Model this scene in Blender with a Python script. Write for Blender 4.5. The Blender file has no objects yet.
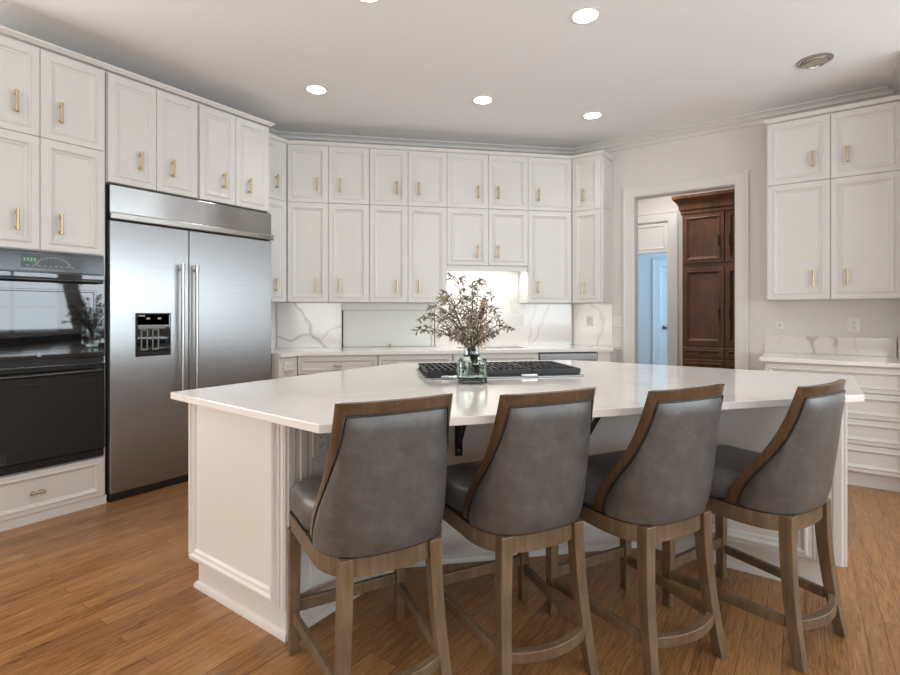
import bpy, bmesh, math, random
from mathutils import Vector, Matrix
import numpy as np

SC = bpy.context.scene
COL = SC.collection
PI = math.pi
S2 = 2 ** -.5
R = math.radians

# ------------------------------------------------------------------ camera
cam_d = bpy.data.cameras.new('camera')
cam = bpy.data.objects.new('camera', cam_d)
COL.objects.link(cam)
cam.location = (0, 0, 1.265)
cam.rotation_euler = (PI / 2, 0, R(35.3))
cam_d.sensor_width = 36
cam_d.lens = 20.0
cam_d.shift_y = -24.5 / 900
cam_d.clip_start = .05
SC.camera = cam

# ------------------------------------------------------------------ world, light, exposure
SC.view_settings.view_transform = 'Standard'
SC.view_settings.look = 'None'
SC.view_settings.gamma = 1
SC.view_settings.use_curve_mapping = False
SC.view_settings.exposure = 0.50
SC.cycles.max_bounces = 10
SC.cycles.diffuse_bounces = 6
SC.cycles.glossy_bounces = 5
SC.cycles.transmission_bounces = 10
SC.cycles.transparent_max_bounces = 8
SC.cycles.sample_clamp_indirect = 6
SC.cycles.caustics_reflective = False
SC.cycles.caustics_refractive = False

W = bpy.data.worlds.new('daylight_sky')
SC.world = W
W.use_nodes = True
_bg = W.node_tree.nodes['Background']
_bg.inputs['Color'].default_value = (.72, .85, 1, 1)
_bg.inputs['Strength'].default_value = 1.6


def area(name, loc, direction, sx, sy, power, col):
    l = bpy.data.lights.new(name, 'AREA')
    l.shape = 'RECTANGLE'
    l.size = sx
    l.size_y = sy
    l.energy = power
    l.color = col
    o = bpy.data.objects.new(name, l)
    COL.objects.link(o)
    o.location = loc
    o.rotation_euler = Vector(direction).to_track_quat('-Z', 'Y').to_euler()
    return o


# daylight coming in through the windows of the living area (behind and to the right of the camera); left pair added
area('window_daylight', (1.7, -3.42, 1.6), (0, 1, .5), 1.7, 1.9, 45, (1, .97, .93))
for _y in (-1.95, -.35):
    area('window_daylight', (-4.26, _y, 1.6), (1, 0, .45), 1.2, 1.9, 42, (1, .95, .88))  # unseen left-wall windows, added to brighten the left floor
for _y in (-1.4, .7, 2.65, 4.3):
    area('window_daylight', (3.42, _y, 1.62), (-1, 0, .65), 1.4, 1.5, 42, (.86, .95, 1))
# unseen fill added to brighten the hall; daylight for the back hall beyond
area('hall_fill_light', (-1.3, 6.15, 3.0), (0, 0.12, -1), .5, .5, 13, (1, .94, .88))
area('back_hall_daylight', (-.4, 8.4, 1.7), (-1, .2, 0), 1.2, 1.8, 36, (.40, .68, 1))


# ------------------------------------------------------------------ materials
def new_mat(name):
    m = bpy.data.materials.new(name)
    m.use_nodes = True
    nt = m.node_tree
    b = nt.nodes['Principled BSDF']
    return m, nt, b


def N(nt, t, **kw):
    n = nt.nodes.new(t)
    for k, v in kw.items():
        if k in n.inputs:
            n.inputs[k].default_value = v
        else:
            setattr(n, k, v)
    return n


def ramp(nt, stops):
    n = nt.nodes.new('ShaderNodeValToRGB')
    e = n.color_ramp.elements
    while len(e) < len(stops):
        e.new(.5)
    for i, (p, c) in enumerate(stops):
        e[i].position = p
        e[i].color = (*c, 1)
    return n


def plain(name, col, rough=.5, metal=0, bump=0, bscale=60, var=.03, coat=0):
    m, nt, b = new_mat(name)
    tc = N(nt, 'ShaderNodeTexCoord')
    nz = N(nt, 'ShaderNodeTexNoise', Scale=bscale, Detail=3)
    nt.links.new(tc.outputs['Object'], nz.inputs['Vector'])
    c0 = [max(0, c * (1 - var)) for c in col]
    c1 = [min(1, c * (1 + var)) for c in col]
    r = ramp(nt, [(.3, c0), (.7, c1)])
    nt.links.new(nz.outputs['Fac'], r.inputs['Fac'])
    nt.links.new(r.outputs['Color'], b.inputs['Base Color'])
    b.inputs['Roughness'].default_value = rough
    b.inputs['Metallic'].default_value = metal
    if coat:
        b.inputs['Coat Weight'].default_value = coat
    if bump:
        bp = N(nt, 'ShaderNodeBump', Strength=bump, Distance=.002)
        nt.links.new(nz.outputs['Fac'], bp.inputs['Height'])
        nt.links.new(bp.outputs['Normal'], b.inputs['Normal'])
    return m


def emit_mat(name, col, strength):
    m, nt, b = new_mat(name)
    b.inputs['Base Color'].default_value = (*col, 1)
    b.inputs['Emission Color'].default_value = (*col, 1)
    b.inputs['Emission Strength'].default_value = strength
    return m


def steel_mat(name, col=(.44, .445, .45), rough=.31, axis='z', aniso=.55, rot=0.0, tangent=False):
    m, nt, b = new_mat(name)
    tc = N(nt, 'ShaderNodeTexCoord')
    mp = N(nt, 'ShaderNodeMapping')
    mp.inputs['Scale'].default_value = (2, 2, 320) if axis == 'z' else (320, 2, 2)
    nz = N(nt, 'ShaderNodeTexNoise', Scale=1.0, Detail=4)
    nt.links.new(tc.outputs['Object'], mp.inputs['Vector'])
    nt.links.new(mp.outputs['Vector'], nz.inputs['Vector'])
    r = ramp(nt, [(.3, [c * .94 for c in col]), (.7, [min(1, c * 1.05) for c in col])])
    nt.links.new(nz.outputs['Fac'], r.inputs['Fac'])
    nt.links.new(r.outputs['Color'], b.inputs['Base Color'])
    b.inputs['Metallic'].default_value = 1
    b.inputs['Roughness'].default_value = rough
    b.inputs['Anisotropic'].default_value = aniso
    b.inputs['Anisotropic Rotation'].default_value = rot
    if tangent:
        tg = N(nt, 'ShaderNodeTangent', direction_type='RADIAL', axis='Z')
        nt.links.new(tg.outputs[0], b.inputs['Tangent'])
    bp = N(nt, 'ShaderNodeBump', Strength=.04, Distance=.001)
    nt.links.new(nz.outputs['Fac'], bp.inputs['Height'])
    nt.links.new(bp.outputs['Normal'], b.inputs['Normal'])
    return m


def marble_mat(name, base=(.80, .78, .75), vein=(.50, .45, .40), noise_vein=.25, rough=.12, scale=1.3):
    m, nt, b = new_mat(name)
    tc = N(nt, 'ShaderNodeTexCoord')
    mp = N(nt, 'ShaderNodeMapping')
    mp.inputs['Rotation'].default_value = (.3, .2, .7)
    nt.links.new(tc.outputs['Object'], mp.inputs['Vector'])
    wob = N(nt, 'ShaderNodeTexNoise', Scale=scale * 1.2, Detail=5, Roughness=.55)
    nt.links.new(mp.outputs['Vector'], wob.inputs['Vector'])
    sub = N(nt, 'ShaderNodeMath', operation='SUBTRACT')
    sub.inputs[1].default_value = .5
    nt.links.new(wob.outputs['Fac'], sub.inputs[0])
    ab = N(nt, 'ShaderNodeMath', operation='ABSOLUTE')
    nt.links.new(sub.outputs[0], ab.inputs[0])
    rr = ramp(nt, [(0, (1, 1, 1)), (.012, (.35, .35, .35)), (.035, (0, 0, 0))])
    nt.links.new(ab.outputs[0], rr.inputs['Fac'])
    msk = N(nt, 'ShaderNodeTexNoise', Scale=scale * .8, Detail=2)
    nt.links.new(tc.outputs['Object'], msk.inputs['Vector'])
    mr = ramp(nt, [(.45, (0, 0, 0)), (.62, (1, 1, 1))])
    nt.links.new(msk.outputs['Fac'], mr.inputs['Fac'])
    mul = N(nt, 'ShaderNodeMath', operation='MULTIPLY')
    nt.links.new(rr.outputs['Color'], mul.inputs[0])
    nt.links.new(mr.outputs['Color'], mul.inputs[1])
    mul2 = N(nt, 'ShaderNodeMath', operation='MULTIPLY')
    nt.links.new(mul.outputs[0], mul2.inputs[0])
    mul2.inputs[1].default_value = noise_vein
    at = N(nt, 'ShaderNodeAttribute', attribute_name='vein')
    mx = N(nt, 'ShaderNodeMath', operation='MAXIMUM')
    nt.links.new(mul2.outputs[0], mx.inputs[0])
    nt.links.new(at.outputs['Fac'], mx.inputs[1])
    mix = N(nt, 'ShaderNodeMix', data_type='RGBA')
    mix.inputs[6].default_value = (*base, 1)
    mix.inputs[7].default_value = (*vein, 1)
    nt.links.new(mx.outputs[0], mix.inputs[0])
    nt.links.new(mix.outputs[2], b.inputs['Base Color'])
    b.inputs['Roughness'].default_value = rough
    return m


def wood_mat(name, c0, c1, rough=.45, scale=1.0, axis=2, coat=0.0):
    m, nt, b = new_mat(name)
    tc = N(nt, 'ShaderNodeTexCoord')
    mp = N(nt, 'ShaderNodeMapping')
    sc = [26 * scale] * 3
    sc[axis] = 2.2 * scale
    mp.inputs['Scale'].default_value = sc
    nz = N(nt, 'ShaderNodeTexNoise', Scale=1.6, Detail=6, Roughness=.62, Distortion=.6)
    nt.links.new(tc.outputs['Object'], mp.inputs['Vector'])
    nt.links.new(mp.outputs['Vector'], nz.inputs['Vector'])
    n2 = N(nt, 'ShaderNodeTexNoise', Scale=5, Detail=2)
    nt.links.new(tc.outputs['Object'], n2.inputs['Vector'])
    ad = N(nt, 'ShaderNodeMath', operation='ADD')
    nt.links.new(nz.outputs['Fac'], ad.inputs[0])
    nt.links.new(n2.outputs['Fac'], ad.inputs[1])
    hf = N(nt, 'ShaderNodeMath', operation='MULTIPLY')
    hf.inputs[1].default_value = .5
    nt.links.new(ad.outputs[0], hf.inputs[0])
    r = ramp(nt, [(.34, c0), (.66, c1)])
    nt.links.new(hf.outputs[0], r.inputs['Fac'])
    nt.links.new(r.outputs['Color'], b.inputs['Base Color'])
    b.inputs['Roughness'].default_value = rough
    if coat:
        b.inputs['Coat Weight'].default_value = coat
    bp = N(nt, 'ShaderNodeBump', Strength=.15, Distance=.001)
    nt.links.new(nz.outputs['Fac'], bp.inputs['Height'])
    nt.links.new(bp.outputs['Normal'], b.inputs['Normal'])
    return m


def floor_mat():
    m, nt, b = new_mat('oak_floor_boards')
    L = nt.links.new
    tc = N(nt, 'ShaderNodeTexCoord')
    sx = N(nt, 'ShaderNodeSeparateXYZ')
    L(tc.outputs['Object'], sx.inputs[0])
    # boards run along Y
    cmb = N(nt, 'ShaderNodeCombineXYZ')
    L(sx.outputs['Y'], cmb.inputs['X'])
    L(sx.outputs['X'], cmb.inputs['Y'])
    br = N(nt, 'ShaderNodeTexBrick')
    br.offset = .37
    br.offset_frequency = 3
    br.inputs['Scale'].default_value = 1
    br.inputs['Brick Width'].default_value = 1.35
    br.inputs['Row Height'].default_value = .066
    br.inputs['Mortar Size'].default_value = .0008
    br.inputs['Mortar Smooth'].default_value = .2
    br.inputs['Bias'].default_value = 0
    br.inputs['Color1'].default_value = (0, 0, 0, 1)
    br.inputs['Color2'].default_value = (1, 1, 1, 1)
    br.inputs['Mortar'].default_value = (.5, .5, .5, 1)
    L(cmb.outputs[0], br.inputs['Vector'])
    # grain, shifted per board
    sc = N(nt, 'ShaderNodeVectorMath', operation='SCALE')
    sc.inputs['Scale'].default_value = 17
    L(br.outputs['Color'], sc.inputs[0])
    ad = N(nt, 'ShaderNodeVectorMath', operation='ADD')
    L(tc.outputs['Object'], ad.inputs[0])
    L(sc.outputs[0], ad.inputs[1])
    mp = N(nt, 'ShaderNodeMapping')
    mp.inputs['Scale'].default_value = (34, 2.6, 1)
    L(ad.outputs[0], mp.inputs['Vector'])
    g = N(nt, 'ShaderNodeTexNoise', Scale=1.5, Detail=7, Roughness=.7, Distortion=2.2)
    L(mp.outputs['Vector'], g.inputs['Vector'])
    gc = N(nt, 'ShaderNodeMath', operation='MULTIPLY_ADD')
    L(g.outputs['Fac'], gc.inputs[0])
    gc.inputs[1].default_value = 1.7
    gc.inputs[2].default_value = -.35
    big = N(nt, 'ShaderNodeTexNoise', Scale=1.1, Detail=2)
    L(tc.outputs['Object'], big.inputs['Vector'])
    m1 = N(nt, 'ShaderNodeMath', operation='MULTIPLY_ADD')
    L(br.outputs['Color'], m1.inputs[0])
    m1.inputs[1].default_value = .24
    L(gc.outputs[0], m1.inputs[2])
    m2 = N(nt, 'ShaderNodeMath', operation='MULTIPLY_ADD')
    L(big.outputs['Fac'], m2.inputs[0])
    m2.inputs[1].default_value = .45
    L(m1.outputs[0], m2.inputs[2])
    r = ramp(nt, [(.36, (.12, .049, .016)), (.66, (.335, .157, .057)), (1.0, (.50, .27, .11))])
    m3 = N(nt, 'ShaderNodeMath', operation='MULTIPLY')
    m3.inputs[1].default_value = .82
    L(m2.outputs[0], m3.inputs[0])
    L(m3.outputs[0], r.inputs['Fac'])
    mix = N(nt, 'ShaderNodeMix', data_type='RGBA')
    L(br.outputs['Fac'], mix.inputs[0])
    L(r.outputs['Color'], mix.inputs[6])
    mix.inputs[7].default_value = (.05, .022, .01, 1)
    L(mix.outputs[2], b.inputs['Base Color'])
    b.inputs['Roughness'].default_value = .3
    bp = N(nt, 'ShaderNodeBump', Strength=.12, Distance=.001)
    L(g.outputs['Fac'], bp.inputs['Height'])
    L(bp.outputs['Normal'], b.inputs['Normal'])
    return m


def leather_mat():
    m, nt, b = new_mat('grey_brown_leather')
    L = nt.links.new
    tc = N(nt, 'ShaderNodeTexCoord')
    n1 = N(nt, 'ShaderNodeTexNoise', Scale=14, Detail=8, Roughness=.68, Distortion=.25)
    n2 = N(nt, 'ShaderNodeTexVoronoi', Scale=420)
    L(tc.outputs['Object'], n1.inputs['Vector'])
    L(tc.outputs['Object'], n2.inputs['Vector'])
    r = ramp(nt, [(.3, (.074, .068, .065)), (.52, (.100, .094, .090)), (.72, (.140, .132, .127))])
    L(n1.outputs['Fac'], r.inputs['Fac'])
    L(r.outputs['Color'], b.inputs['Base Color'])
    rr = N(nt, 'ShaderNodeMapRange')
    rr.inputs[3].default_value = .30
    rr.inputs[4].default_value = .46
    L(n1.outputs['Fac'], rr.inputs[0])
    L(rr.outputs[0], b.inputs['Roughness'])
    bp = N(nt, 'ShaderNodeBump', Strength=.12, Distance=.0006)
    L(n2.outputs['Distance'], bp.inputs['Height'])
    L(bp.outputs['Normal'], b.inputs['Normal'])
    return m


def glass_mat(name, col, rough=.02, ior=1.45):
    m, nt, b = new_mat(name)
    b.inputs['Base Color'].default_value = (*col, 1)
    b.inputs['Transmission Weight'].default_value = 1
    b.inputs['Roughness'].default_value = rough
    b.inputs['IOR'].default_value = ior
    return m


GR = 0.25
M = dict(
    white=plain('white_cabinet_paint', (.74, .735, .72), .38, var=.01),
    isl=plain('white_island_paint', (.78, .765, .735), .4, var=.01),
    wall=plain('warm_white_wall_paint', (.76, .74, .715), .7, var=.01),
    ceil=plain('ceiling_paint', (.90, .91, .92), .8, var=.01),
    trim=plain('white_trim_paint', (.77, .76, .74), .4, var=.01),
    floor=floor_mat(),
    steel=steel_mat('brushed_stainless_steel', (.38, .385, .39), .34, 'z', .8, 0.0, True),
    grille=steel_mat('vertical_sheen_steel', (.45, .45, .45), .2, 'z', .92, GR, True),
    chrome=plain('polished_steel', (.48, .465, .445), .26, 1),
    brass=plain('brushed_brass', (.62, .48, .28), .35, 1),
    rose=plain('rose_gold_metal', (.80, .55, .40), .2, 1),
    black=plain('black_plastic', (.012, .012, .013), .35),
    blackglass=plain('black_oven_glass', (.006, .0065, .007), 0.03, coat=.25),
    display=plain('dark_display', (.02, .022, .024), .3),
    marble2=marble_mat('lightly_veined_marble', (.80, .77, .74), (.40, .35, .28), .04),
    ovensteel=plain('black_enamel', (.011, .012, .015), .14),
    greymetal=plain('satin_grey_metal', (.22, .22, .22), .5, .6),
    iron=plain('cast_iron', (.022, .024, .028), .5, bump=.3),
    marble=marble_mat('veined_marble', (.84, .82, .79), (.42, .38, .33), .2),
    quartz=marble_mat('white_quartz', (.90, .88, .865), (.62, .57, .53), .32, .1, .9),
    leather=leather_mat(),
    piping=plain('dark_piping', (.02, .018, .017), .4),
    cwood=wood_mat('weathered_brown_wood', (.085, .052, .026), (.235, .155, .088), .42),
    fwood=wood_mat('dark_frame_wood', (.065, .035, .018), (.150, .086, .045), .26),
    awood=wood_mat('stained_cherry_wood', (.045, .017, .007), (.15, .06, .022), .35, .6),
    bronze=plain('dark_bronze', (.03, .024, .02), .4, .6),
    plastic=plain('white_plastic', (.82, .81, .79), .35),
    dark=plain('dark_gap', (.02, .02, .02), .8),
    tambour=plain('pale_tambour_slats', (.83, .85, .82), .3, var=.02),
    bottle=glass_mat('green_bottle_glass', (.86, .94, .88)),
    water=glass_mat('greenish_water', (.78, .86, .62), 0, 1.33),
    stem=plain('dried_stem', (.16, .115, .06), .7, var=.3),
    leaf=plain('dried_leaf', (.22, .19, .125), .6, var=.85, bscale=22),
    led=emit_mat('warm_white_lamp', (1, .96, .90), 14),
    strip=emit_mat('under_cabinet_lamp', (1, .97, .93), 5),
    dimlens=plain('reflector_lens', (.5, .47, .42), .25, .8),
    whitebadge=plain('silver_print', (.42, .43, .44), .4),
    glow=emit_mat('green_display_digits', (.25, .8, .4), .5),
    pane=glass_mat('window_glass', (.97, .99, 1), 0),
)


# ------------------------------------------------------------------ mesh helpers
class MB:
    def __init__(self):
        self.bm = bmesh.new()

    def poly(self, pts):
        vs = [self.bm.verts.new(p) for p in pts]
        return self.bm.faces.new(vs)

    def box(self, x0, x1, y0, y1, z0, z1):
        v = [self.bm.verts.new(p) for p in
             ((x0, y0, z0), (x1, y0, z0), (x1, y1, z0), (x0, y1, z0), (x0, y0, z1), (x1, y0, z1), (x1, y1, z1), (x0, y1, z1))]
        for f in ((0, 3, 2, 1), (4, 5, 6, 7), (0, 1, 5, 4), (1, 2, 6, 5), (2, 3, 7, 6), (3, 0, 4, 7)):
            self.bm.faces.new([v[i] for i in f])
        return self

    def prism(self, pts, z0, z1, caps=True):
        n = len(pts)
        a = [self.bm.verts.new((p[0], p[1], z0)) for p in pts]
        b = [self.bm.verts.new((p[0], p[1], z1)) for p in pts]
        for i in range(n):
            j = (i + 1) % n
            self.bm.faces.new((a[i], a[j], b[j], b[i]))
        if caps:
            self.bm.faces.new(a[::-1])
            self.bm.faces.new(b)
        return self

    def rows(self, rows, close_u=False, cap0=False, cap1=False):
        V = [[self.bm.verts.new(p) for p in r] for r in rows]
        n = len(rows[0])
        for i in range(len(V) - 1):
            for j in range(n if close_u else n - 1):
                k = (j + 1) % n
                self.bm.faces.new((V[i][j], V[i][k], V[i + 1][k], V[i + 1][j]))
        if cap0:
            self.bm.faces.new(V[0][::-1])
        if cap1:
            self.bm.faces.new(V[-1])
        return V

    def rings(self, x0, x1, z0, z1, steps, back=None):
        """a rectangular front built from concentric rings; steps: (inset, y)"""
        rr = []
        for ins, y in steps:
            rr.append([(x0 + ins, y, z0 + ins), (x1 - ins, y, z0 + ins), (x1 - ins, y, z1 - ins), (x0 + ins, y, z1 - ins)])
        self.rows(rr, True, back is not None, True)
        return self

    def tube(self, pts, rad, seg=8, caps=True):
        pts = [Vector(p) for p in pts]
        if not hasattr(rad, '__len__'):
            rad = [rad] * len(pts)
        rows = []
        up = Vector((0, 0, 1))
        prev = None
        for i, p in enumerate(pts):
            t = (pts[min(i + 1, len(pts) - 1)] - pts[max(i - 1, 0)]).normalized()
            if prev is None:
                a = t.cross(up)
                if a.length < 1e-3:
                    a = t.cross(Vector((1, 0, 0)))
                a.normalize()
            else:
                a = (prev - t * prev.dot(t)).normalized()
            prev = a
            b = t.cross(a)
            rows.append([p + (a * math.cos(2 * PI * k / seg) + b * math.sin(2 * PI * k / seg)) * rad[i] for k in range(seg)])
        self.rows(rows, True, caps, caps)
        return self

    def tube_loop(self, pts, rad, seg=6):
        pts = [Vector(p) for p in pts]
        n = len(pts)
        rows = []
        for i, p in enumerate(pts):
            t = (pts[(i + 1) % n] - pts[i - 1]).normalized()
            a = t.cross(Vector((0, 0, 1)))
            if a.length < .15:
                a = t.cross(Vector((0, 1, 0)))
            a.normalize()
            b = t.cross(a)
            rows.append([p + (a * math.cos(2 * PI * k / seg) + b * math.sin(2 * PI * k / seg)) * rad for k in range(seg)])
        rows.append(rows[0])
        self.rows(rows, True)
        return self

    def lathe(self, prof, c=(0, 0), seg=24, sq=None):
        rows = []
        for r, z in prof:
            row = []
            for k in range(seg):
                a = 2 * PI * k / seg
                rr = r
                row.append((c[0] + rr * math.cos(a), c[1] + rr * math.sin(a), z))
            rows.append(row)
        self.rows(rows, True, True, True)
        return self

    def build(self, name, mat, parent=None, smooth=0, bevel=0, bseg=2, weld=False):
        bm = self.bm
        if weld:
            bmesh.ops.remove_doubles(bm, verts=bm.verts, dist=1e-5)
        bmesh.ops.recalc_face_normals(bm, faces=bm.faces)
        me = bpy.data.meshes.new(name)
        bm.to_mesh(me)
        bm.free()
        if mat:
            me.materials.append(mat)
        o = bpy.data.objects.new(name, me)
        COL.objects.link(o)
        if parent:
            o.parent = parent
        if smooth:
            me.polygons.foreach_set('use_smooth', [True] * len(me.polygons))
            me.set_sharp_from_angle(angle=R(smooth))
        if bevel:
            md = o.modifiers.new('soft_edge', 'BEVEL')
            md.width = bevel
            md.segments = bseg
            md.limit_method = 'ANGLE'
            md.angle_limit = R(35)
            md.harden_normals = False
        return o


def tag(o, label, cat, group=None):
    o['label'] = label
    o['category'] = cat
    if group:
        o['group'] = group
    return o


def struct(o):
    o['kind'] = 'structure'
    return o


def empty(name, loc, rz=0):
    o = bpy.data.objects.new(name, None)
    o.empty_display_size = .1
    COL.objects.link(o)
    o.location = loc
    o.rotation_euler = (0, 0, rz)
    return o


TH = dict(left=PI / 2, back=PI / 4, far=0.0)


def at(side, a, b, z=0):
    """point a along the wall, b deep towards it"""
    t = TH[side]
    return (a * math.cos(t) - b * math.sin(t), a * math.sin(t) + b * math.cos(t), z)


def root(side, name, a, b, z=0):
    return empty(name, at(side, a, b, z), TH[side])


DOOR = [(0, .0), (0, -.019), (.003, -.022), (.040, -.022), (.043, -.027), (.050, -.029), (.056, -.026), (.060, -.019), (.072, -.015), (.076, -.011), (.080, -.011)]
DRAW = [(0, .0), (0, -.019), (.003, -.022), (.028, -.022), (.031, -.026), (.037, -.028), (.042, -.025), (.046, -.018), (.053, -.015), (.056, -.012), (.058, -.012)]


def handle(parent, x, z, y=-.022, length=.125, horiz=False, mat=None, name='handle', r=.0078):
    mb = MB()
    h = length / 2
    po = h - .018
    if horiz:
        mb.tube([(x - h, y - .03, z), (x + h, y - .03, z)], r, 10)
        for s in (-1, 1):
            mb.tube([(x + s * po, y + .008, z), (x + s * po, y - .03, z)], r * .8, 8)
            mb.tube([(x + s * h, y - .03, z), (x + s * (h - .012), y - .03, z)], r * 1.35, 10)
    else:
        mb.tube([(x, y - .03, z - h), (x, y - .03, z + h)], r, 10)
        for s in (-1, 1):
            mb.tube([(x, y + .008, z + s * po), (x, y - .03, z + s * po)], r * .8, 8)
            mb.tube([(x, y - .03, z + s * h), (x, y - .03, z + s * (h - .012))], r * 1.35, 10)
    return mb.build(name, mat or M['brass'], parent, 40)


def door(parent, x0, x1, z0, z1, hx=None, hz=None, mat=None, y=.0, hmat=None, steps=None, name='door', horiz=False, hl=.125, hlabel=None):
    g = .0016
    mb = MB()
    mb.rings(x0 + g, x1 - g, z0 + g, z1 - g, [(i, yy + y) for i, yy in (steps or DOOR)], back=True)
    d = mb.build(name, mat or M['white'], parent)
    if hx is not None:
        h = handle(d, hx, hz, y - .022, hl, horiz, hmat)
        h['label'] = hlabel or 'brass bar handle'
    return d


def cabinet(side, name, label, cat, a0, a1, bf, bb, z0, z1, doors=(), drawers=(), group=None, extra=None, mat=None, hmat=None, hlabel=None):
    """front face plane bf = front of the doors' stiles"""
    r = root(side, name, (a0 + a1) / 2, bf, z0)
    m = (a0 + a1) / 2
    mat = mat or M['white']
    MB().box(a0 - m + .0005, a1 - m - .0005, .0225, bb - bf, 0, z1 - z0).build('body', mat, r, bevel=.002, bseg=1)
    for (d0, d1, e0, e1, ha, hz) in doors:
        door(r, d0 - m, d1 - m, e0 - z0, e1 - z0, None if ha is None else ha - m, None if hz is None else hz - z0, mat, .022, hmat, hlabel=hlabel)
    for (d0, d1, e0, e1, ha) in drawers:
        door(r, d0 - m, d1 - m, e0 - z0, e1 - z0, None if ha is None else ha - m, (e0 + e1) / 2 - z0, mat, .022, hmat, DRAW, 'drawer', True, .072, hlabel=hlabel)
    tag(r, label, cat, group)
    return r


# ------------------------------------------------------------------ the room
CH = 3.06
XL, YF, CW, XS = -4.33, 5.32, 5.25, .63          # left wall, far wall, diagonal wall, side wall beyond the right cabinets
KA = CW / S2                                     # y - x on the diagonal wall
P1 = (XL, XL + KA)
P2 = (YF - KA, YF)
HX0, HX1, HZ = -1.437, -.517, 2.465              # doorway opening

fl = MB()
fl.box(-6.5, 5.0, -4.0, 11.0, -.08, 0)
struct(fl.build('floor', M['floor']))
struct(MB().box(-6.5, 5.0, -4.0, 11.0, CH, CH + .08).build('ceiling', M['ceil']))
struct(MB().prism([P1, P2, (P2[0] - .08, P2[1] + .11), (P1[0] - .11, P1[1] + .08)], 0, CH).build('wall_back', M['wall']))
wf = MB()
wf.box(P2[0] - .05, HX0, YF, YF + .13, 0, CH)
wf.box(HX1, 3.64, YF, YF + .13, 0, CH)
wf.box(HX0, HX1, YF, YF + .13, HZ, CH)
struct(wf.build('wall_far', M['wall'], weld=False))
struct(MB().box(XS, XS + .12, 4.55, YF, 0, CH).build('wall_side', M['wall']))


def window_wall(name, horizontal, c, lo, hi, wins, z0, z1):
    mb = MB()
    t = .14

    def bx(u0, u1, a, b):
        if horizontal:
            mb.box(u0, u1, c - t, c, a, b)
        else:
            mb.box(c, c + t, u0, u1, a, b)
    edges = [lo] + [e for w in wins for e in w] + [hi]
    for i in range(0, len(edges), 2):
        bx(edges[i], edges[i + 1], 0, CH)
    for w in wins:
        bx(w[0], w[1], 0, z0)
        bx(w[0], w[1], z1, CH)
    struct(mb.build(name, M['wall']))


_wr = [(.85, 2.55)]
_wl = [(-2.55, -1.35), (-.95, .25)]  # left openings put in for the added light on the left floor
window_wall('wall_rear', True, -3.5, XL - .12, 3.64, _wr, .62, 2.58)
_ws = [(-2.2, -.6), (-.1, 1.5), (1.95, 3.35), (3.6, 5.0)]
window_wall('wall_left', False, XL - .14, -3.64, P1[1] + .05, _wl, .62, 2.58)
window_wall('wall_right', False, 3.5, -3.5, YF, _ws, .86, 2.4)
_wn = 0
for horizontal, ws, z0, z1, wx in ((True, _wr, .62, 2.58, 0), (False, _wl, .62, 2.58, XL - .14), (False, _ws, .86, 2.4, 3.5)):
    for (u0, u1) in ws:
        _wn += 1
        mb = MB()

        def bx(a, b, c0, c1, d0=.03, d1=.09):
            if horizontal:
                mb.box(a, b, -3.5 - d1, -3.5 - d0, c0, c1)
            else:
                mb.box(wx + d0, wx + d1, a, b, c0, c1)
        bx(u0, u0 + .06, z0, z1)
        bx(u1 - .06, u1, z0, z1)
        bx(u0 + .06, u1 - .06, z0, z0 + .07)
        bx(u0 + .06, u1 - .06, z1 - .07, z1)
        um = (u0 + u1) / 2
        bx(um - .02, um + .02, z0 + .07, z1 - .07, .045, .075)
        for k in (1, 2):
            zz = z0 + (z1 - z0) * k / 3
            bx(u0 + .06, um - .02, zz - .012, zz + .012, .05, .07)
            bx(um + .02, u1 - .06, zz - .012, zz + .012, .05, .07)
        w = struct(mb.build('window_%d' % _wn, M['trim']))
        pb = MB()
        if horizontal:
            pb.box(u0 + .05, u1 - .05, -3.566, -3.56, z0 + .05, z1 - .05)
        else:
            pb.box(wx + .06, wx + .066, u0 + .05, u1 - .05, z0 + .05, z1 - .05)
        pb.build('pane', M['pane'], w)


# crown moulding along the walls
def sweep(poly, prof, name, mat):
    """poly: plan points, room on the right-hand side; prof: (out from wall, z)"""
    n = len(poly)
    nrm = []
    P = [Vector(p) for p in poly]
    for i in range(n - 1):
        d = (P[i + 1] - P[i]).normalized()
        nrm.append(Vector((d.y, -d.x)))
    rows = []
    for i in range(n):
        if i == 0:
            m = nrm[0]
        elif i == n - 1:
            m = nrm[-1]
        else:
            m = (nrm[i - 1] + nrm[i])
            m = m / (m.dot(nrm[i]))
        rows.append([(P[i].x + m.x * o, P[i].y + m.y * o, z) for o, z in prof])
    mb = MB()
    mb.rows(rows, True, True, True)
    return struct(mb.build(name, mat, None, 25))


CROWN = [(0, CH), (.095, CH), (.095, CH - .009), (.090, CH - .012), (.072, CH - .013), (.052, CH - .024), (.042, CH - .038), (.055, CH - .040), (.056, CH - .048), (.050, CH - .051), (.032, CH - .053), (.018, CH - .066), (.014, CH - .078), (.018, CH - .080), (.018, CH - .085), (.0, CH - .087)]
sweep([(XL, -3.49), P1, P2, (XS, YF), (XS, 4.56)], CROWN, 'trim_1', M['trim'])

# doorway casing and jamb
mb = MB()
for (x0, x1) in ((HX0 - .012, HX0 + .008), (HX1 - .008, HX1 + .012)):
    mb.box(x0, x1, YF - .006, YF + .136, 0, HZ - .008)
mb.box(HX0 - .012, HX1 + .012, YF - .006, YF + .136, HZ - .008, HZ + .012)
struct(mb.build('trim_2', M['trim']))


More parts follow.
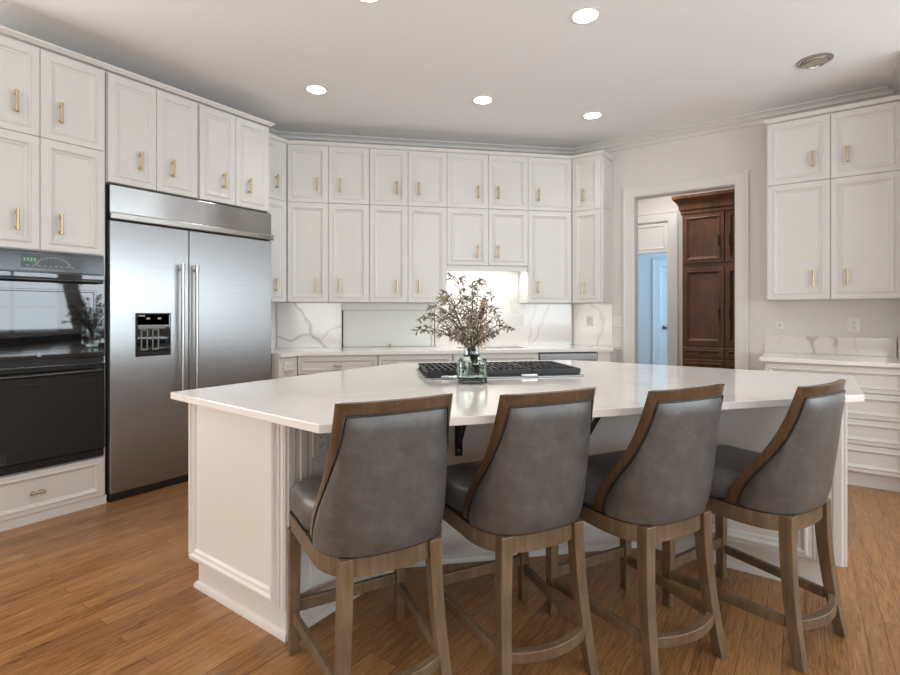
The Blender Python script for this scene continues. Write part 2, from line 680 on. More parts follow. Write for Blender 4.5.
def casing(name, x0, x1, z1, y, w=.105, sgn=-1, zb=0):
    """moulded casing round an opening (x0..x1, up to z1) on the plane y, standing out by sgn"""
    prof = [(-.004, 0), (-.004, .012), (.006, .018), (.03, .018), (.045, .022), (w - .026, .022), (w - .02, .028), (w - .004, .030), (w, .026), (w, 0)]
    rows = []
    for (cx, cz, ox, oz) in ((x0, zb, -1, 0), (x0, z1, -1, 1), (x1, z1, 1, 1), (x1, zb, 1, 0)):
        rows.append([(cx + ox * u, y + sgn * d, cz + oz * u) for u, d in prof])
    mb = MB()
    mb.rows(rows, True, True, True)
    return struct(mb.build(name, M['trim'], None, 25))


casing('trim_3', HX0, HX1, HZ, YF - .0005)
# baseboard bits on the far wall beside the doorway
mb = MB()
for (x0, x1) in ((-1.59, HX0 - .107), (HX1 + .107, -.275)):
    mb.prism([(x0, YF), (x0, YF - .016), (x1, YF - .016), (x1, YF)], 0, .12)
struct(mb.build('baseboard_far', M['trim'], bevel=.003))

# ---- the rooms beyond the doorway
struct(MB().box(-3.1, -3.0, YF + .13, 7.1, 0, CH).build('wall_hall_left', M['wall']))
OX0, OX1, OZ = -2.5, -1.475, 2.08
mb = MB()
mb.box(-3.6, OX0, 7.1, 7.24, 0, CH)
mb.box(OX1, 2.6, 7.1, 7.24, 0, CH)
mb.box(OX0, OX1, 7.1, 7.24, 2.56, CH)
struct(mb.build('wall_hall', M['wall']))
struct(MB().box(2.5, 2.6, YF + .13, 7.1, 0, CH).build('wall_hall_right', M['wall']))
casing('trim_4', OX0, OX1, 2.49, 7.0995, .125)
mb = MB()
mb.rings(OX0, OX1, OZ, 2.49, [(0, 7.2), (0, 7.115), (.045, 7.115), (.05, 7.108), (.06, 7.108), (.068, 7.122), (.075, 7.122)], back=True)
struct(mb.build('trim_5', M['trim']))
mb = MB()
mb.box(OX0 - .001, OX0 + .012, 7.098, 7.25, 0, OZ)
mb.box(OX1 - .012, OX1 + .001, 7.098, 7.25, 0, OZ)
struct(mb.build('trim_6', M['trim']))
# back hall
mb = MB()
mb.box(-4.2, -2.09, 9.5, 9.6, 0, CH)
mb.box(-1.4, .6, 9.5, 9.6, 0, CH)
mb.box(-2.09, -1.4, 9.5, 9.6, 2.1, CH)
struct(mb.build('wall_backhall', M['wall']))
struct(MB().box(-3.7, -3.6, 7.24, 9.5, 0, CH).build('wall_backhall_left', M['wall']))
struct(MB().box(.2, .3, 7.24, 9.5, 0, CH).build('wall_backhall_right', M['wall']))
casing('trim_7', -2.09, -1.4, 2.1, 9.4995, .14)
d1 = struct(MB().rings(-2.088, -1.402, .005, 2.097, [(0, 9.58), (0, 9.54), (.11, 9.54), (.12, 9.55), (.14, 9.55)], back=True).build('door_1', M['trim']))
for _x in (-2.045, -1.985):
    MB().tube([(_x, 9.54, 1.0), (_x, 9.50, 1.0)], .017, 10).tube([(_x, 9.5, .97), (_x, 9.5, 1.05)], .009, 8).build('door_knob', M['bronze'], d1, 40)

# ------------------------------------------------------------------ tall oven cabinet and fridge wall (left wall: a = y, b = -x)
BL = 3.78
A0 = .695                                        # the cabinet's cut-off left column starts outside the frame
zs = 2.333
t = cabinet('left', 'oven_tower_cabinet', 'tall white cabinet holding the black double oven, at the left edge of the photo', 'cabinet',
            A0, 1.393, BL, -XL - .003, .058, 2.882,
            doors=[(A0 + .004, 1.0385, zs, 2.869, .922, 2.506), (1.0385, 1.381, zs, 2.869, 1.138, 2.506),
                   (A0 + .004, 1.0385, 1.645, zs, .926, 1.815), (1.0385, 1.381, 1.645, zs, 1.138, 1.815)],
            drawers=[(A0 + .004, 1.381, .058, .315, 1.022)])
MB().box(A0 - 1.044, .349, .006, .5, -.0575, -.0005).build('toe_kick', M['white'], t)

# the black double oven set into it
OW0, OW1 = A0 + .022, 1.372
om = (OW0 + OW1) / 2
ov = root('left', 'double_oven', om, BL, .325)
hw = (OW1 - OW0) / 2
MB().box(-hw + .004, hw - .004, .0, .021, .0, 1.315).build('frame', M['ovensteel'], ov)
cp = MB().box(-hw, hw, -.012, 0, 1.19, 1.312).build('control_panel', M['ovensteel'], ov, bevel=.003)
# display window with a printed control arc
dz = 1.256
dsp = MB().box(-.10, .19, -.0135, -.0121, 1.212, 1.293).build('display', M['display'], cp)
mb = MB()
for k in range(14):
    a = PI * (k + .5) / 14
    x, z = .055 + .085 * math.cos(a), 1.228 + .05 * math.sin(a)
    mb.box(x - .006, x + .006, -.0146, -.0136, z - .002, z + .002)
for k in range(9):
    x = -.07 + .028 * k
    mb.box(x - .006, x + .006, -.0146, -.0136, 1.224, 1.227)
mb.build('printed_controls', M['whitebadge'], dsp)
mb = MB()
for k in range(4):
    x = -.085 + .016 * k
    mb.box(x - .005, x + .004, -.0146, -.0136, 1.266, 1.268)
    mb.box(x - .005, x + .004, -.0146, -.0136, 1.253, 1.255)
    mb.box(x + .002, x + .004, -.0146, -.0136, 1.254, 1.267)
mb.build('digits', M['glow'], dsp)


def oven_door(z0, z1, nm):
    d = MB().box(-hw, hw, -.03, -.001, z0, z1).build('oven_door', M['blackglass'], ov, bevel=.004)
    w = MB().rings(-hw + .05, hw - .05, z0 + .05, z1 - .1, [(0, -.0305), (.002, -.0312), (.012, -.0312), (.016, -.0306), (.02, -.0306)]).build('window', M['blackglass'], d)
    h = MB()
    zz = z1 - .045
    h.tube([(-hw + .03, -.075, zz), (hw - .03, -.075, zz)], .0135, 12)
    for s in (-1, 1):
        h.box(s * (hw - .045) - .012, s * (hw - .045) + .012, -.075, -.03, zz - .012, zz + .012)
    h.build('handle', M['ovensteel'], d, 40)
    return d


d_up = oven_door(.655, 1.185, 'upper')
oven_door(.055, .615, 'lower')
bd = MB()
bd.tube([(-.02, -.0322, .69), (-.02, -.0305, .69)], .013, 20)
bd.build('badge', M['whitebadge'], d_up, 40)
MB().box(-hw, hw, -.016, 0, .618, .652).build('vent_trim', M['ovensteel'], ov, bevel=.003)
MB().box(-hw, hw, -.012, 0, .0, .05).build('lower_trim', M['ovensteel'], ov, bevel=.003)
tag(ov, 'black built-in double wall oven with two glass doors, left of the fridge', 'oven')

# fridge
F0, F1 = 1.402, 2.65
fm = (F0 + F1) / 2
fr = root('left', 'refrigerator', fm, BL, 0)
fh = (F1 - F0) / 2
MB().box(-fh + .004, fh - .004, .045, -XL - BL - .004, .02, 2.128).build('body', M['black'], fr)
MB().box(-fh + .005, fh - .004, -.002, .05, .0, .048).build('toe_grille', M['black'], fr, bevel=.004)
gr = MB().prism([(-fh + .008, -.002), (fh, -.002), (fh, .044), (-fh + .008, .044)], 1.93, 2.126).build('grille_panel', M['grille'], fr, bevel=.004)
lip = MB().prism([(-fh - .004 + .008, -.03), (fh + .008, -.03), (fh + .008, .03), (-fh + .008, .03)], 1.893, 1.941).build('lower_lip', M['chrome'], gr, bevel=.008)
bdg = MB().box(fh - .145, fh - .015, -.0325, -.0302, 1.907, 1.928).build('badge', M['chrome'], gr, bevel=.001)
tx = bpy.data.curves.new('badge_lettering', 'FONT')
tx.body = 'KitchenAid'
tx.size = .021
tx.extrude = .0004
tx.align_x = 'CENTER'
_to = bpy.data.objects.new('lettering_tmp', tx)
COL.objects.link(_to)
_me = bpy.data.meshes.new_from_object(_to.evaluated_get(bpy.context.evaluated_depsgraph_get()))
bpy.data.objects.remove(_to)
lt = bpy.data.objects.new('lettering', _me)
_me.materials.append(M['black'])
COL.objects.link(lt)
lt.parent = bdg
lt.rotation_euler = (PI / 2, 0, 0)
lt.location = (fh - .08, -.0331, 1.911)


def fdoor(a0, a1, hx):
    d = MB().box(a0 - fm, a1 - fm, -.004, .04, .052, 1.888).build('door', M['steel'], fr, bevel=.006, bseg=3)
    mb = MB()
    x = hx - fm
    mb.tube([(x, -.058, .63), (x, -.058, 1.615)], .0135, 16)
    for z in (.66, 1.585):
        mb.tube([(x, -.058, z - .02), (x, -.058, z + .02)], .016, 16)
        mb.tube([(x, -.004, z), (x, -.058, z)], .011, 10)
    for z in (.626, 1.62):
        mb.tube([(x, -.058, z - .006), (x, -.058, z + .006)], .0155, 16)
    mb.build('handle', M['chrome'], d, 40)
    return d


fd = fdoor(F0 + .008, 1.9345, 1.864)
fdoor(1.9395, F1, 1.968)
# water and ice dispenser
x0, x1, z0, z1 = 1.565 - fm, 1.80 - fm, .96, 1.265
mb = MB()
mb.rings(x0, x1, z0, z1, [(0, -.0045), (0, -.010), (.006, -.012), (.012, -.010)])
disp = mb.build('dispenser', M['blackglass'], fd)
MB().box(x0 + .012, x1 - .012, -.010, -.0048, z1 - .085, z1 - .012).build('dispenser_controls', M['ovensteel'], disp)
MB().box(x0 + .015, x1 - .035, -.016, -.005, z1 - .112, z1 - .088).build('dispenser_lip', M['greymetal'], disp, bevel=.002)
MB().box(x0 + .012, x1 - .012, -.0105, -.0046, z0 + .012, z0 + .03).build('drip_tray', M['ovensteel'], disp, bevel=.002)
MB().box(x0 + .012, x1 - .012, -.0062, -.0046, z0 + .03, z1 - .112).build('recess', M['blackglass'], disp)
for k in (0, 1):
    xx = x0 + .032 + k * .075
    mb = MB()
    mb.rings(xx, xx + .046, z0 + .045, z1 - .115, [(0, -.0062), (0, -.013), (.006, -.013), (.009, -.009), (.012, -.009)])
    mb.build('paddle', M['greymetal'], disp)
for (ua, ub, va, vb) in ((.07, .092, .045, .032), (.145, .167, .045, .032), (.018, .06, .024, .015)):
    MB().box(x0 + ua, x0 + ub, -.0112, -.0101, z1 - va, z1 - vb).build('dispenser_icon', M['whitebadge'], disp)
tag(fr, 'wide stainless steel side-by-side fridge with a black water dispenser', 'fridge')

# cabinets above the fridge
zd = 2.14
for (a0, a1, am, ha0, ha1, lab) in ((1.397, 2.0165, 1.706, 1.597, 1.817, 'white two-door cabinet above the left half of the fridge, next to the oven tower'),
                                    (2.0165, 2.64, 2.318, 2.216, 2.438, 'white two-door cabinet above the right half of the fridge, near the room corner')):
    cabinet('left', 'wall_cabinet', lab, 'cabinet', a0, a1, BL, -XL - .003, zd, 2.882,
            doors=[(a0 + .003, am, zd, 2.868, ha0, 2.32), (am, a1 - .012, zd, 2.868, ha1, 2.32)], group='white wall cabinets')
# side panel beside the fridge
tag(MB().box(XL + .003, -BL - .03, F1 + .002, F1 + .008, .0, zd - .001).build('side_panel', M['white']), 'white side panel between the fridge and the corner counter', 'panel')


def top_trim(pts, name, z0=2.893, out=.026):
    sweep(pts, [(0, z0), (.006, z0), (.012, z0 + .006), (out * .7, z0 + .012), (out, z0 + .02), (out, z0 + .03), (0, z0 + .03)], name, M['trim'])


# light cornice strip on top of the cabinets
top_trim([(-BL, .3), (-BL, 2.641), (XL + .005, 2.641)], 'trim_8', 2.8825)

# ------------------------------------------------------------------ corner wall cabinets
UF = 4.92                                        # diagonal front
ZB, ZM, ZT = 1.37, 2.318, 2.866
xl = 3.99
cabinet('left', 'wall_cabinet', 'narrow white wall cabinet squeezed between the fridge and the back wall', 'cabinet', 2.675, 2.968, xl, -XL - .003, ZB, ZT,
        doors=[(2.677, 2.967, ZM, ZT, 2.85, 2.48), (2.677, 2.967, ZB, ZM, 2.845, 1.525)], group='white wall cabinets')
E0 = -.721
edges = [-.7225, -.341, .048, .4215, .811, 1.236, 1.654, 2.1292]
dp = CW - .003
cabinet('back', 'wall_cabinet', 'white back-wall cabinet at the left corner, two columns of doors above the veined marble', 'cabinet', edges[0], edges[2], UF, dp, ZB, ZT,
        doors=[(edges[0] + .002, edges[1], ZM, ZT, -.447, 2.487), (edges[1], edges[2], ZM, ZT, -.233, 2.487),
               (edges[0] + .002, edges[1], ZB, ZM, -.447, 1.53), (edges[1], edges[2], ZB, ZM, -.233, 1.53)], group='white wall cabinets')
cabinet('back', 'wall_cabinet', 'white back-wall cabinet directly above the ribbed tambour door', 'cabinet', edges[2], edges[4], UF, dp, ZB, ZT,
        doors=[(edges[2], edges[3], ZM, ZT, .314, 2.487), (edges[3], edges[4], ZM, ZT, .53, 2.487),
               (edges[2], edges[3], ZB, ZM, .314, 1.53), (edges[3], edges[4], ZB, ZM, .53, 1.53)], group='white wall cabinets')
ZK = 1.745
sk = cabinet('back', 'wall_cabinet', 'shorter white cabinet over the sink with the lit recess below it', 'cabinet', edges[4], edges[6], UF, dp, ZK, ZT,
             doors=[(edges[4], edges[5], ZM, ZT, 1.127, 2.48), (edges[5], edges[6], ZM, ZT, 1.335, 2.48),
                    (edges[4], edges[5], ZK, ZM, 1.127, 1.885), (edges[5], edges[6], ZK, ZM, 1.335, 1.885)], group='white wall cabinets')
MB().box(-(edges[6] - edges[4]) / 2, (edges[6] - edges[4]) / 2, .012, .03, -.055, -.0005).build('light_rail', M['white'], sk, bevel=.002)
cabinet('back', 'wall_cabinet', 'single-column white wall cabinet right of the lit recess over the sink', 'cabinet', edges[6], edges[7], UF, dp, ZB, ZT,
        doors=[(edges[6], edges[7] - .001, ZM, ZT, 1.765, 2.475), (edges[6], edges[7] - .001, ZB, ZM, 1.765, 1.53)], group='white wall cabinets')
rf = cabinet('far', 'wall_cabinet', 'narrow white wall cabinet beside the doorway, end of the corner run', 'cabinet', -1.9735, -1.655, 4.985, YF - .003, ZB, ZT,
             doors=[(-1.9725, -1.675, ZM, ZT, -1.849, 2.475), (-1.9725, -1.675, ZB, ZM, -1.849, 1.525)], group='white wall cabinets')
mb = MB()
mb.rings(.03, .315, .03, ZM - ZB - .02, [(0, 0), (0, -.004), (.035, -.004), (.04, -.007), (.046, -.004), (.05, -.001)])
mb.rings(.03, .315, ZM - ZB + .02, ZT - ZB - .03, [(0, 0), (0, -.004), (.035, -.004), (.04, -.007), (.046, -.004), (.05, -.001)])
for v in mb.bm.verts:
    x, y, z = v.co
    v.co = (.159 - y, x, z)
mb.build('end_panel', M['white'], rf)
top_trim([(-xl, 2.665), (-xl, 2.967), (-1.973, 4.985), (-1.652, 4.985), (-1.652, YF - .003)], 'trim_9', ZT, .02)

# under-cabinet lamp over the sink
lampc = at('back', (edges[4] + edges[6]) / 2, UF + .13, 1.733)
lr = empty('under_cabinet_lamp', lampc, PI / 4)
MB().box(-.38, .38, -.02, .02, 0, .011).build('housing', M['plastic'], lr)
MB().box(-.36, .36, -.014, .014, -.003, .0).build('diffuser', M['strip'], lr)
tag(lr, 'slim lit lamp under the short cabinet above the sink', 'lamp')
la = area('sink_lamp_light', (lampc[0], lampc[1], lampc[2] - .008), (0, 0, -1), .7, .03, 1.7, (1, .97, .93))
la.rotation_euler = (0, 0, PI / 4)

# ------------------------------------------------------------------ marble backsplash
rng = random.Random(4)


def seg_d(px, pz, ax, az, bx, bz):
    dx, dz = bx - ax, bz - az
    t = np.clip(((px - ax) * dx + (pz - az) * dz) / (dx * dx + dz * dz + 1e-9), 0, 1)
    return np.hypot(px - ax - t * dx, pz - az - t * dz)


def splash(side, a0, a1, b, z0, z1, veins, name, label, th=.016, step=.011, mat=None):
    nx = max(2, int((a1 - a0) / step))
    nz = max(2, int((z1 - z0) / step))
    X, Z = np.meshgrid(np.linspace(a0, a1, nx + 1), np.linspace(z0, z1, nz + 1))
    r = root(side, name + '_tmp', 0, 0)
    rot, loc = r.rotation_euler.copy(), r.location.copy()
    bpy.data.objects.remove(r)
    am = (a0 + a1) / 2
    mb = MB()
    V = mb.rows([[(X[i, j] - am, 0, Z[i, j] - z0) for j in range(nx + 1)] for i in range(nz + 1)])
    n = len(mb.bm.verts)
    # sides and back
    bk = [mb.bm.verts.new(p) for p in ((a0 - am, th, 0), (a1 - am, th, 0), (a1 - am, th, z1 - z0), (a0 - am, th, z1 - z0))]
    f = mb.bm.faces.new
    f([V[0][j] for j in range(nx + 1)] + [bk[1], bk[0]])
    f([V[-1][j] for j in range(nx + 1)][::-1] + [bk[3], bk[2]])
    f([V[i][-1] for i in range(nz + 1)] + [bk[2], bk[1]])
    f([V[i][0] for i in range(nz + 1)][::-1] + [bk[0], bk[3]])
    f([bk[0], bk[1], bk[2], bk[3]])
    o = mb.build(name, mat or M['marble'])
    o.location = at(side, am, b, z0)
    o.rotation_euler = (0, 0, TH[side])
    val = np.zeros(X.shape)
    wob = .012 * (np.sin(X * 23 + Z * 31) + np.sin(X * 47 - Z * 19 + 2) * .6)
    for pts, w, k in veins:
        for (p, q) in zip(pts[:-1], pts[1:]):
            d = seg_d(X + wob, Z + wob * .7, p[0], p[1], q[0], q[1])
            val = np.maximum(val, k * np.exp(-(d / w) ** 2))
    at_ = o.data.attributes.new('vein', 'FLOAT', 'POINT')
    arr = np.zeros(len(o.data.vertices))
    arr[:val.size] = val.ravel()
    at_.data.foreach_set('value', arr.astype(np.float32))
    return o


ZC = .9155
lv = [([(-.70, 1.40), (-.595, 1.214), (-.535, 1.092), (-.486, 1.011), (-.427, .98), (-.378, .905)], .014, .95),
      ([(-.95, 1.02), (-.80, 1.02), (-.731, .98), (-.643, 1.032), (-.535, 1.05)], .008, .85),
      ([(-.43, .985), (-.348, 1.10), (-.23, 1.125)], .007, .5)]
tag(splash('back', -.862, -.232, CW - .02, ZC, ZB - .002, lv, 'backsplash_slab', ''), 'marble backsplash with a bold brown vein left of the tambour door', 'backsplash')
rv = [([(1.86, 1.40), (1.851, 1.32), (1.80, 1.188), (1.783, 1.079), (1.771, .92)], .008, .35),
      ([(2.01, 1.38), (1.908, 1.133), (1.86, 1.0), (1.80, .93)], .01, .4),
      ([(1.1, 1.5), (1.3, 1.62), (1.45, 1.5), (1.62, 1.3)], .012, .16),
      ([(.8, 1.2), (1.0, 1.35), (1.1, 1.65)], .012, .12)]
_b1 = splash('back', .735, 2.258, CW - .02, ZC, ZB - .002, rv, 'backsplash_slab', '')
tag(_b1, 'pale marble backsplash behind the sink and the dried plant', 'backsplash')
_b2 = splash('back', edges[4] + .004, edges[6] - .004, CW - .02, ZB - .0015, 1.742, rv, 'upper_panel', '')
_b2.parent = _b1
_b2.location = ((edges[4] + edges[6]) / 2 - (.735 + 2.258) / 2, 0, ZB - .0015 - ZC)
_b2.rotation_euler = (0, 0, 0)
fv = [([(-1.95, 1.40), (-1.86, 1.33), (-1.787, 1.276), (-1.744, 1.169), (-1.76, 1.09), (-1.787, 1.029), (-1.82, .89)], .013, .5),
      ([(-1.96, 1.37), (-2.032, 1.276), (-2.078, 1.132), (-2.10, .9)], .008, .25)]
tag(splash('far', -2.075, -1.655, YF - .02, ZC, ZB - .002, fv, 'backsplash_slab', ''), 'marble backsplash with an arched vein, beside the doorway', 'backsplash')
tag(splash('left', 2.66, 3.06, -XL - .02, ZC, ZB - .002, [([(2.6, 1.02), (2.9, 1.01), (3.1, 1.02)], .008, .4)], 'backsplash_slab', ''), 'short marble backsplash between the fridge side and the corner', 'backsplash')

# appliance garage with tambour door
g0, g1 = -.226, .729
ag = root('back', 'tambour_cabinet', (g0 + g1) / 2, CW - .03, ZC)
gw = (g1 - g0) / 2
MB().box(-gw, gw, 0, .026, 0.38, ZB - ZC - .003).build('top_rail', M['white'], ag, bevel=.002)
MB().box(-gw, -gw + .006, 0, .026, 0, .3795).build('side_rail', M['bronze'], ag)
MB().box(gw - .004, gw - .0005, -.001, .01, 0, .3795).build('rail_edge', M['bronze'], ag)
MB().box(gw - .03, gw - .0045, 0, .026, 0, .3795).build('side_rail', M['white'], ag)
mb = MB()
n = 30
rows = []
for k in range(n):
    z = .002 + k * .376 / n
    h = .376 / n
    for (f_, y) in ((.05, .017), (.25, .0125), (.5, .0115), (.75, .0125), (.95, .017)):
        rows.append([(-gw + .0125, y, z + f_ * h), (gw - .0305, y, z + f_ * h)])
rows.append([(-gw + .0125, .025, .3785), (gw - .0305, .025, .3785)])
rows.append([(-gw + .0125, .025, .002), (gw - .0305, .025, .002)])
mb.rows(rows)
tb = mb.build('tambour_door', M['tambour'], ag, 60)
MB().lathe([(.004, 0), (.004, .01), (.012, .016), (.013, .022), (.006, .027)]).build('knob', M['brass'], tb, 40)
kb = [c for c in tb.children][0]
kb.rotation_euler = (PI / 2, 0, 0)
kb.location = (0.01, .012, .018)
MB().box(-gw + .003, -gw + .012, -.006, -.0005, .0, .03).build('latch', M['black'], ag)
tag(ag, 'pale ribbed tambour roll-up door set in the back wall under the cabinets', 'cabinet')

# ------------------------------------------------------------------ corner base cabinets
BF = 4.655


def base_unit(side, a0, a1, bf, bb, label, doors=2, dz=.71, handle_=True, body_top=.884):
    m = (a0 + a1) / 2
    ds = []
    n = doors
    for k in range(n):
        u0, u1 = a0 + (a1 - a0) * k / n, a0 + (a1 - a0) * (k + 1) / n
        ds.append((u0 + .004, u1 - .004, .105, dz - .004, (u1 - .05) if k == 0 else (u0 + .05), dz - .14))
    r = cabinet(side, 'base_cabinet', label, 'cabinet', a0, a1, bf, bb, .1, body_top, doors=ds,
                drawers=[(a0 + .004, a1 - .004, dz, .872, m if handle_ else None)], group='white base cabinets')
    MB().box(a0 - m, a1 - m, .06, bb - bf, -.1, -.0005).build('toe_kick', M['white'], r)
    return r


base_unit('back', -.598, .1225, BF, dp, 'white base cabinet under the counter at the left back corner')
base_unit('back', .1225, .825, BF, dp, 'white base cabinet under the tambour door, partly behind the cooktop')
base_unit('back', .825, 1.675, BF, dp, 'white sink base cabinet behind the dried plant', handle_=False, body_top=.70, dz=.71)
MB().prism([at('back', .828, BF + .0225)[:2], at('back', 1.672, BF + .0225)[:2], at('back', 1.672, BF + .05)[:2], at('back', .828, BF + .05)[:2]], .7005, .884).build('front_rail_tmp', M['white'])
_fr = bpy.data.objects['front_rail_tmp']
_fr.name = 'front_rail'
_sb = [o for o in COL.objects if o.get('label', '').startswith('white sink base')][0]
_fr.parent = _sb
_fr.matrix_parent_inverse = (Matrix.Translation(_sb.location) @ Matrix.Rotation(PI / 4, 4, 'Z')).inverted()
dw = root('back', 'dishwasher', 1.98, BF, .1)
MB().box(-.30, .30, .026, .57, 0, .784).build('body', M['black'], dw)
MB().box(-.297, .297, -.002, .025, .0, .695).build('door', M['steel'], dw, bevel=.003)
MB().box(-.297, .297, -.004, .025, .70, .768).build('control_strip', M['steel'], dw, bevel=.003)
MB().box(-.30, .30, .03, .5, -.1, -.001).build('toe_kick', M['black'], dw)
tag(dw, 'stainless steel dishwasher under the counter right of the sink', 'dishwasher')
ep = MB().prism([at('back', 2.284, BF)[:2], at('back', 2.42, BF)[:2], (-1.60, 5.30), (-2.05, 5.30)], .0, .884).build('end_panel', M['white'], None, bevel=.002)
tag(ep, 'plain white end panel of the counter run beside the doorway', 'panel')
# left corner return with the outlet
lc = cabinet('left', 'base_cabinet', 'narrow white base cabinet with an outlet, between fridge and corner', 'cabinet', 2.662, 2.868, 3.70, -XL - .003, .1, .884, doors=[(2.665, 2.862, .11, .872, None, None)], group='white base cabinets')

# counter over them (with a sink cut-out)
k0, k1, s0, s1 = .92, 1.60, 4.80, 5.10
cz0, cz1 = .8845, .9145
outer = [(XL + .004, 2.66), (-3.66, 2.66), (-3.66, 2.874)] + [at('back', 2.43, 4.62)[:2], (-1.56, 5.08), (-1.575, YF - .003), (P2[0] + .002, YF - .003), (XL + .004, P1[1] - .002)]
hole = [at('back', k0, s0)[:2], at('back', k1, s0)[:2], at('back', k1, s1)[:2], at('back', k0, s1)[:2]]
mb = MB()
bm = mb.bm
for z in (cz0, cz1):
    vo = [bm.verts.new((*p, z)) for p in outer]
    vi = [bm.verts.new((*p, z)) for p in hole]
    if z == cz0:
        bo, bi = vo, vi
    # four fans between the outline and the hole
    f = bm.faces.new
    f([vo[2], vo[3], vi[1], vi[0]])
    f([vo[3], vo[4], vo[5], vo[6], vi[2], vi[1]])
    f([vo[6], vo[7], vi[3], vi[2]])
    f([vo[7], vo[0], vo[1], vo[2], vi[0], vi[3]])
for i in range(len(bo)):
    j = (i + 1) % len(bo)
    bm.faces.new((bo[i], bo[j], vo[j], vo[i]))
for i in range(4):
    j = (i + 1) % 4
    bm.faces.new((bi[i], bi[j], vi[j], vi[i]))
ct = mb.build('countertop', M['quartz'])
tag(ct, 'long white quartz countertop running along the back wall', 'countertop')

# sink
sm = root('back', 'sink', (k0 + k1) / 2, (s0 + s1) / 2, cz0 - .002)
w2, d2 = (k1 - k0) / 2 + .008, (s1 - s0) / 2 + .008
mb = MB()
mb.rows([[(-w2 - .012, -d2 - .012, -.001), (w2 + .012, -d2 - .012, -.001), (w2 + .012, d2 + .012, -.001), (-w2 - .012, d2 + .012, -.001)],
         [(-w2, -d2, -.001), (w2, -d2, -.001), (w2, d2, -.001), (-w2, d2, -.001)],
         [(-w2 + .006, -d2 + .006, -.17), (w2 - .006, -d2 + .006, -.17), (w2 - .006, d2 - .006, -.17), (-w2 + .006, d2 - .006, -.17)]], True, False, True)
mb.build('basin', M['steel'], sm)
MB().lathe([(.04, -.1695), (.04, -.167), (.03, -.166), (.005, -.166)], seg=20).build('drain', M['chrome'], sm, 40)
tag(sm, 'undermount stainless sink in the back counter behind the plant', 'sink')

# rose-gold faucet
fa = root('back', 'faucet', 1.235, 5.155, cz1)
mb = MB()
mb.lathe([(.027, 0), (.027, .012), (.021, .02), (.018, .14), (.016, .145)], seg=18)
pts = [(0, 0, .14)] + [(0, -.095 + .095 * math.cos(a), .39 + .095 * math.sin(a)) for a in [PI * k / 12 for k in range(13)]] + [(0, -.19, .33)]
mb.tube(pts, .012, 12)
mb.tube([(0, -.19, .335), (0, -.19, .26)], .0155, 12)
mb.build('spout', M['rose'], fa, 40)
MB().tube([(.016, 0, .085), (.045, 0, .085), (.06, -.005, .11), (.075, -.01, .17)], [.012, .012, .007, .006], 10).build('lever', M['rose'], fa, 40)
tag(fa, 'rose-gold gooseneck faucet at the sink, behind the dried stems', 'faucet')

# ------------------------------------------------------------------ right-hand cabinets
xr = XS - .004
wr = cabinet('far', 'wall_cabinet', 'large white two-column wall cabinet right of the doorway', 'cabinet', -.262, xr, 5.0, YF - .003, 1.373, 2.862,
             doors=[(-.256, .172, 2.335, 2.855, .06, 2.508), (.172, .60, 2.335, 2.855, .278, 2.508),
                    (-.256, .172, 1.377, 2.335, .063, 1.548), (.172, .60, 1.377, 2.335, .278, 1.548)], group='white wall cabinets')
top_trim([(-.262, YF - .003), (-.262, 5.0), (xr, 5.0)], 'trim_10', 2.8625, .02)
rb = cabinet('far', 'drawer_cabinet', 'white base cabinet with four wide drawers right of the doorway', 'cabinet', -.262, xr, 4.66, YF - .003, .11, .884,
             drawers=[(-.255, .59, .688, .872, .165), (-.255, .59, .498, .686, .165), (-.255, .59, .312, .496, .165), (-.255, .59, .112, .31, .165)], group='white base cabinets')
MB().box(-.444, .442, .055, .65, -.11, -.0005).build('toe_kick', M['white'], rb)
rc = MB().box(-.29, xr, 4.63, YF - .003, .8845, .9145).build('countertop', M['quartz'], None, bevel=.003)
tag(rc, 'white quartz countertop on the drawer cabinet right of the doorway', 'countertop')
sv = [([(.045, 1.062), (.066, 1.03), (.055, 1.0), (.062, .91)], .012, .8), ([(.05, 1.03), (.08, 1.05)], .01, .7),
      ([(.195, 1.055), (.21, 1.03), (.20, .99)], .017, .8), ([(.205, 1.0), (.232, .92)], .006, .45),
      ([(-.17, 1.05), (-.185, .92)], .005, .35), ([(.34, 1.05), (.362, .94)], .005, .35)]
tag(splash('far', -.29, XS - .03, YF - .022, ZC, 1.062, sv, 'backsplash_slab', '', th=.02, mat=M['marble2']), 'low marble upstand behind the counter right of the doorway', 'backsplash')
tag(MB().box(XS - .024, XS - .004, 4.66, YF - .023, ZC, 1.062).build('backsplash_slab', M['marble'], None, bevel=.002), 'low marble upstand on the side wall at the right edge', 'backsplash')


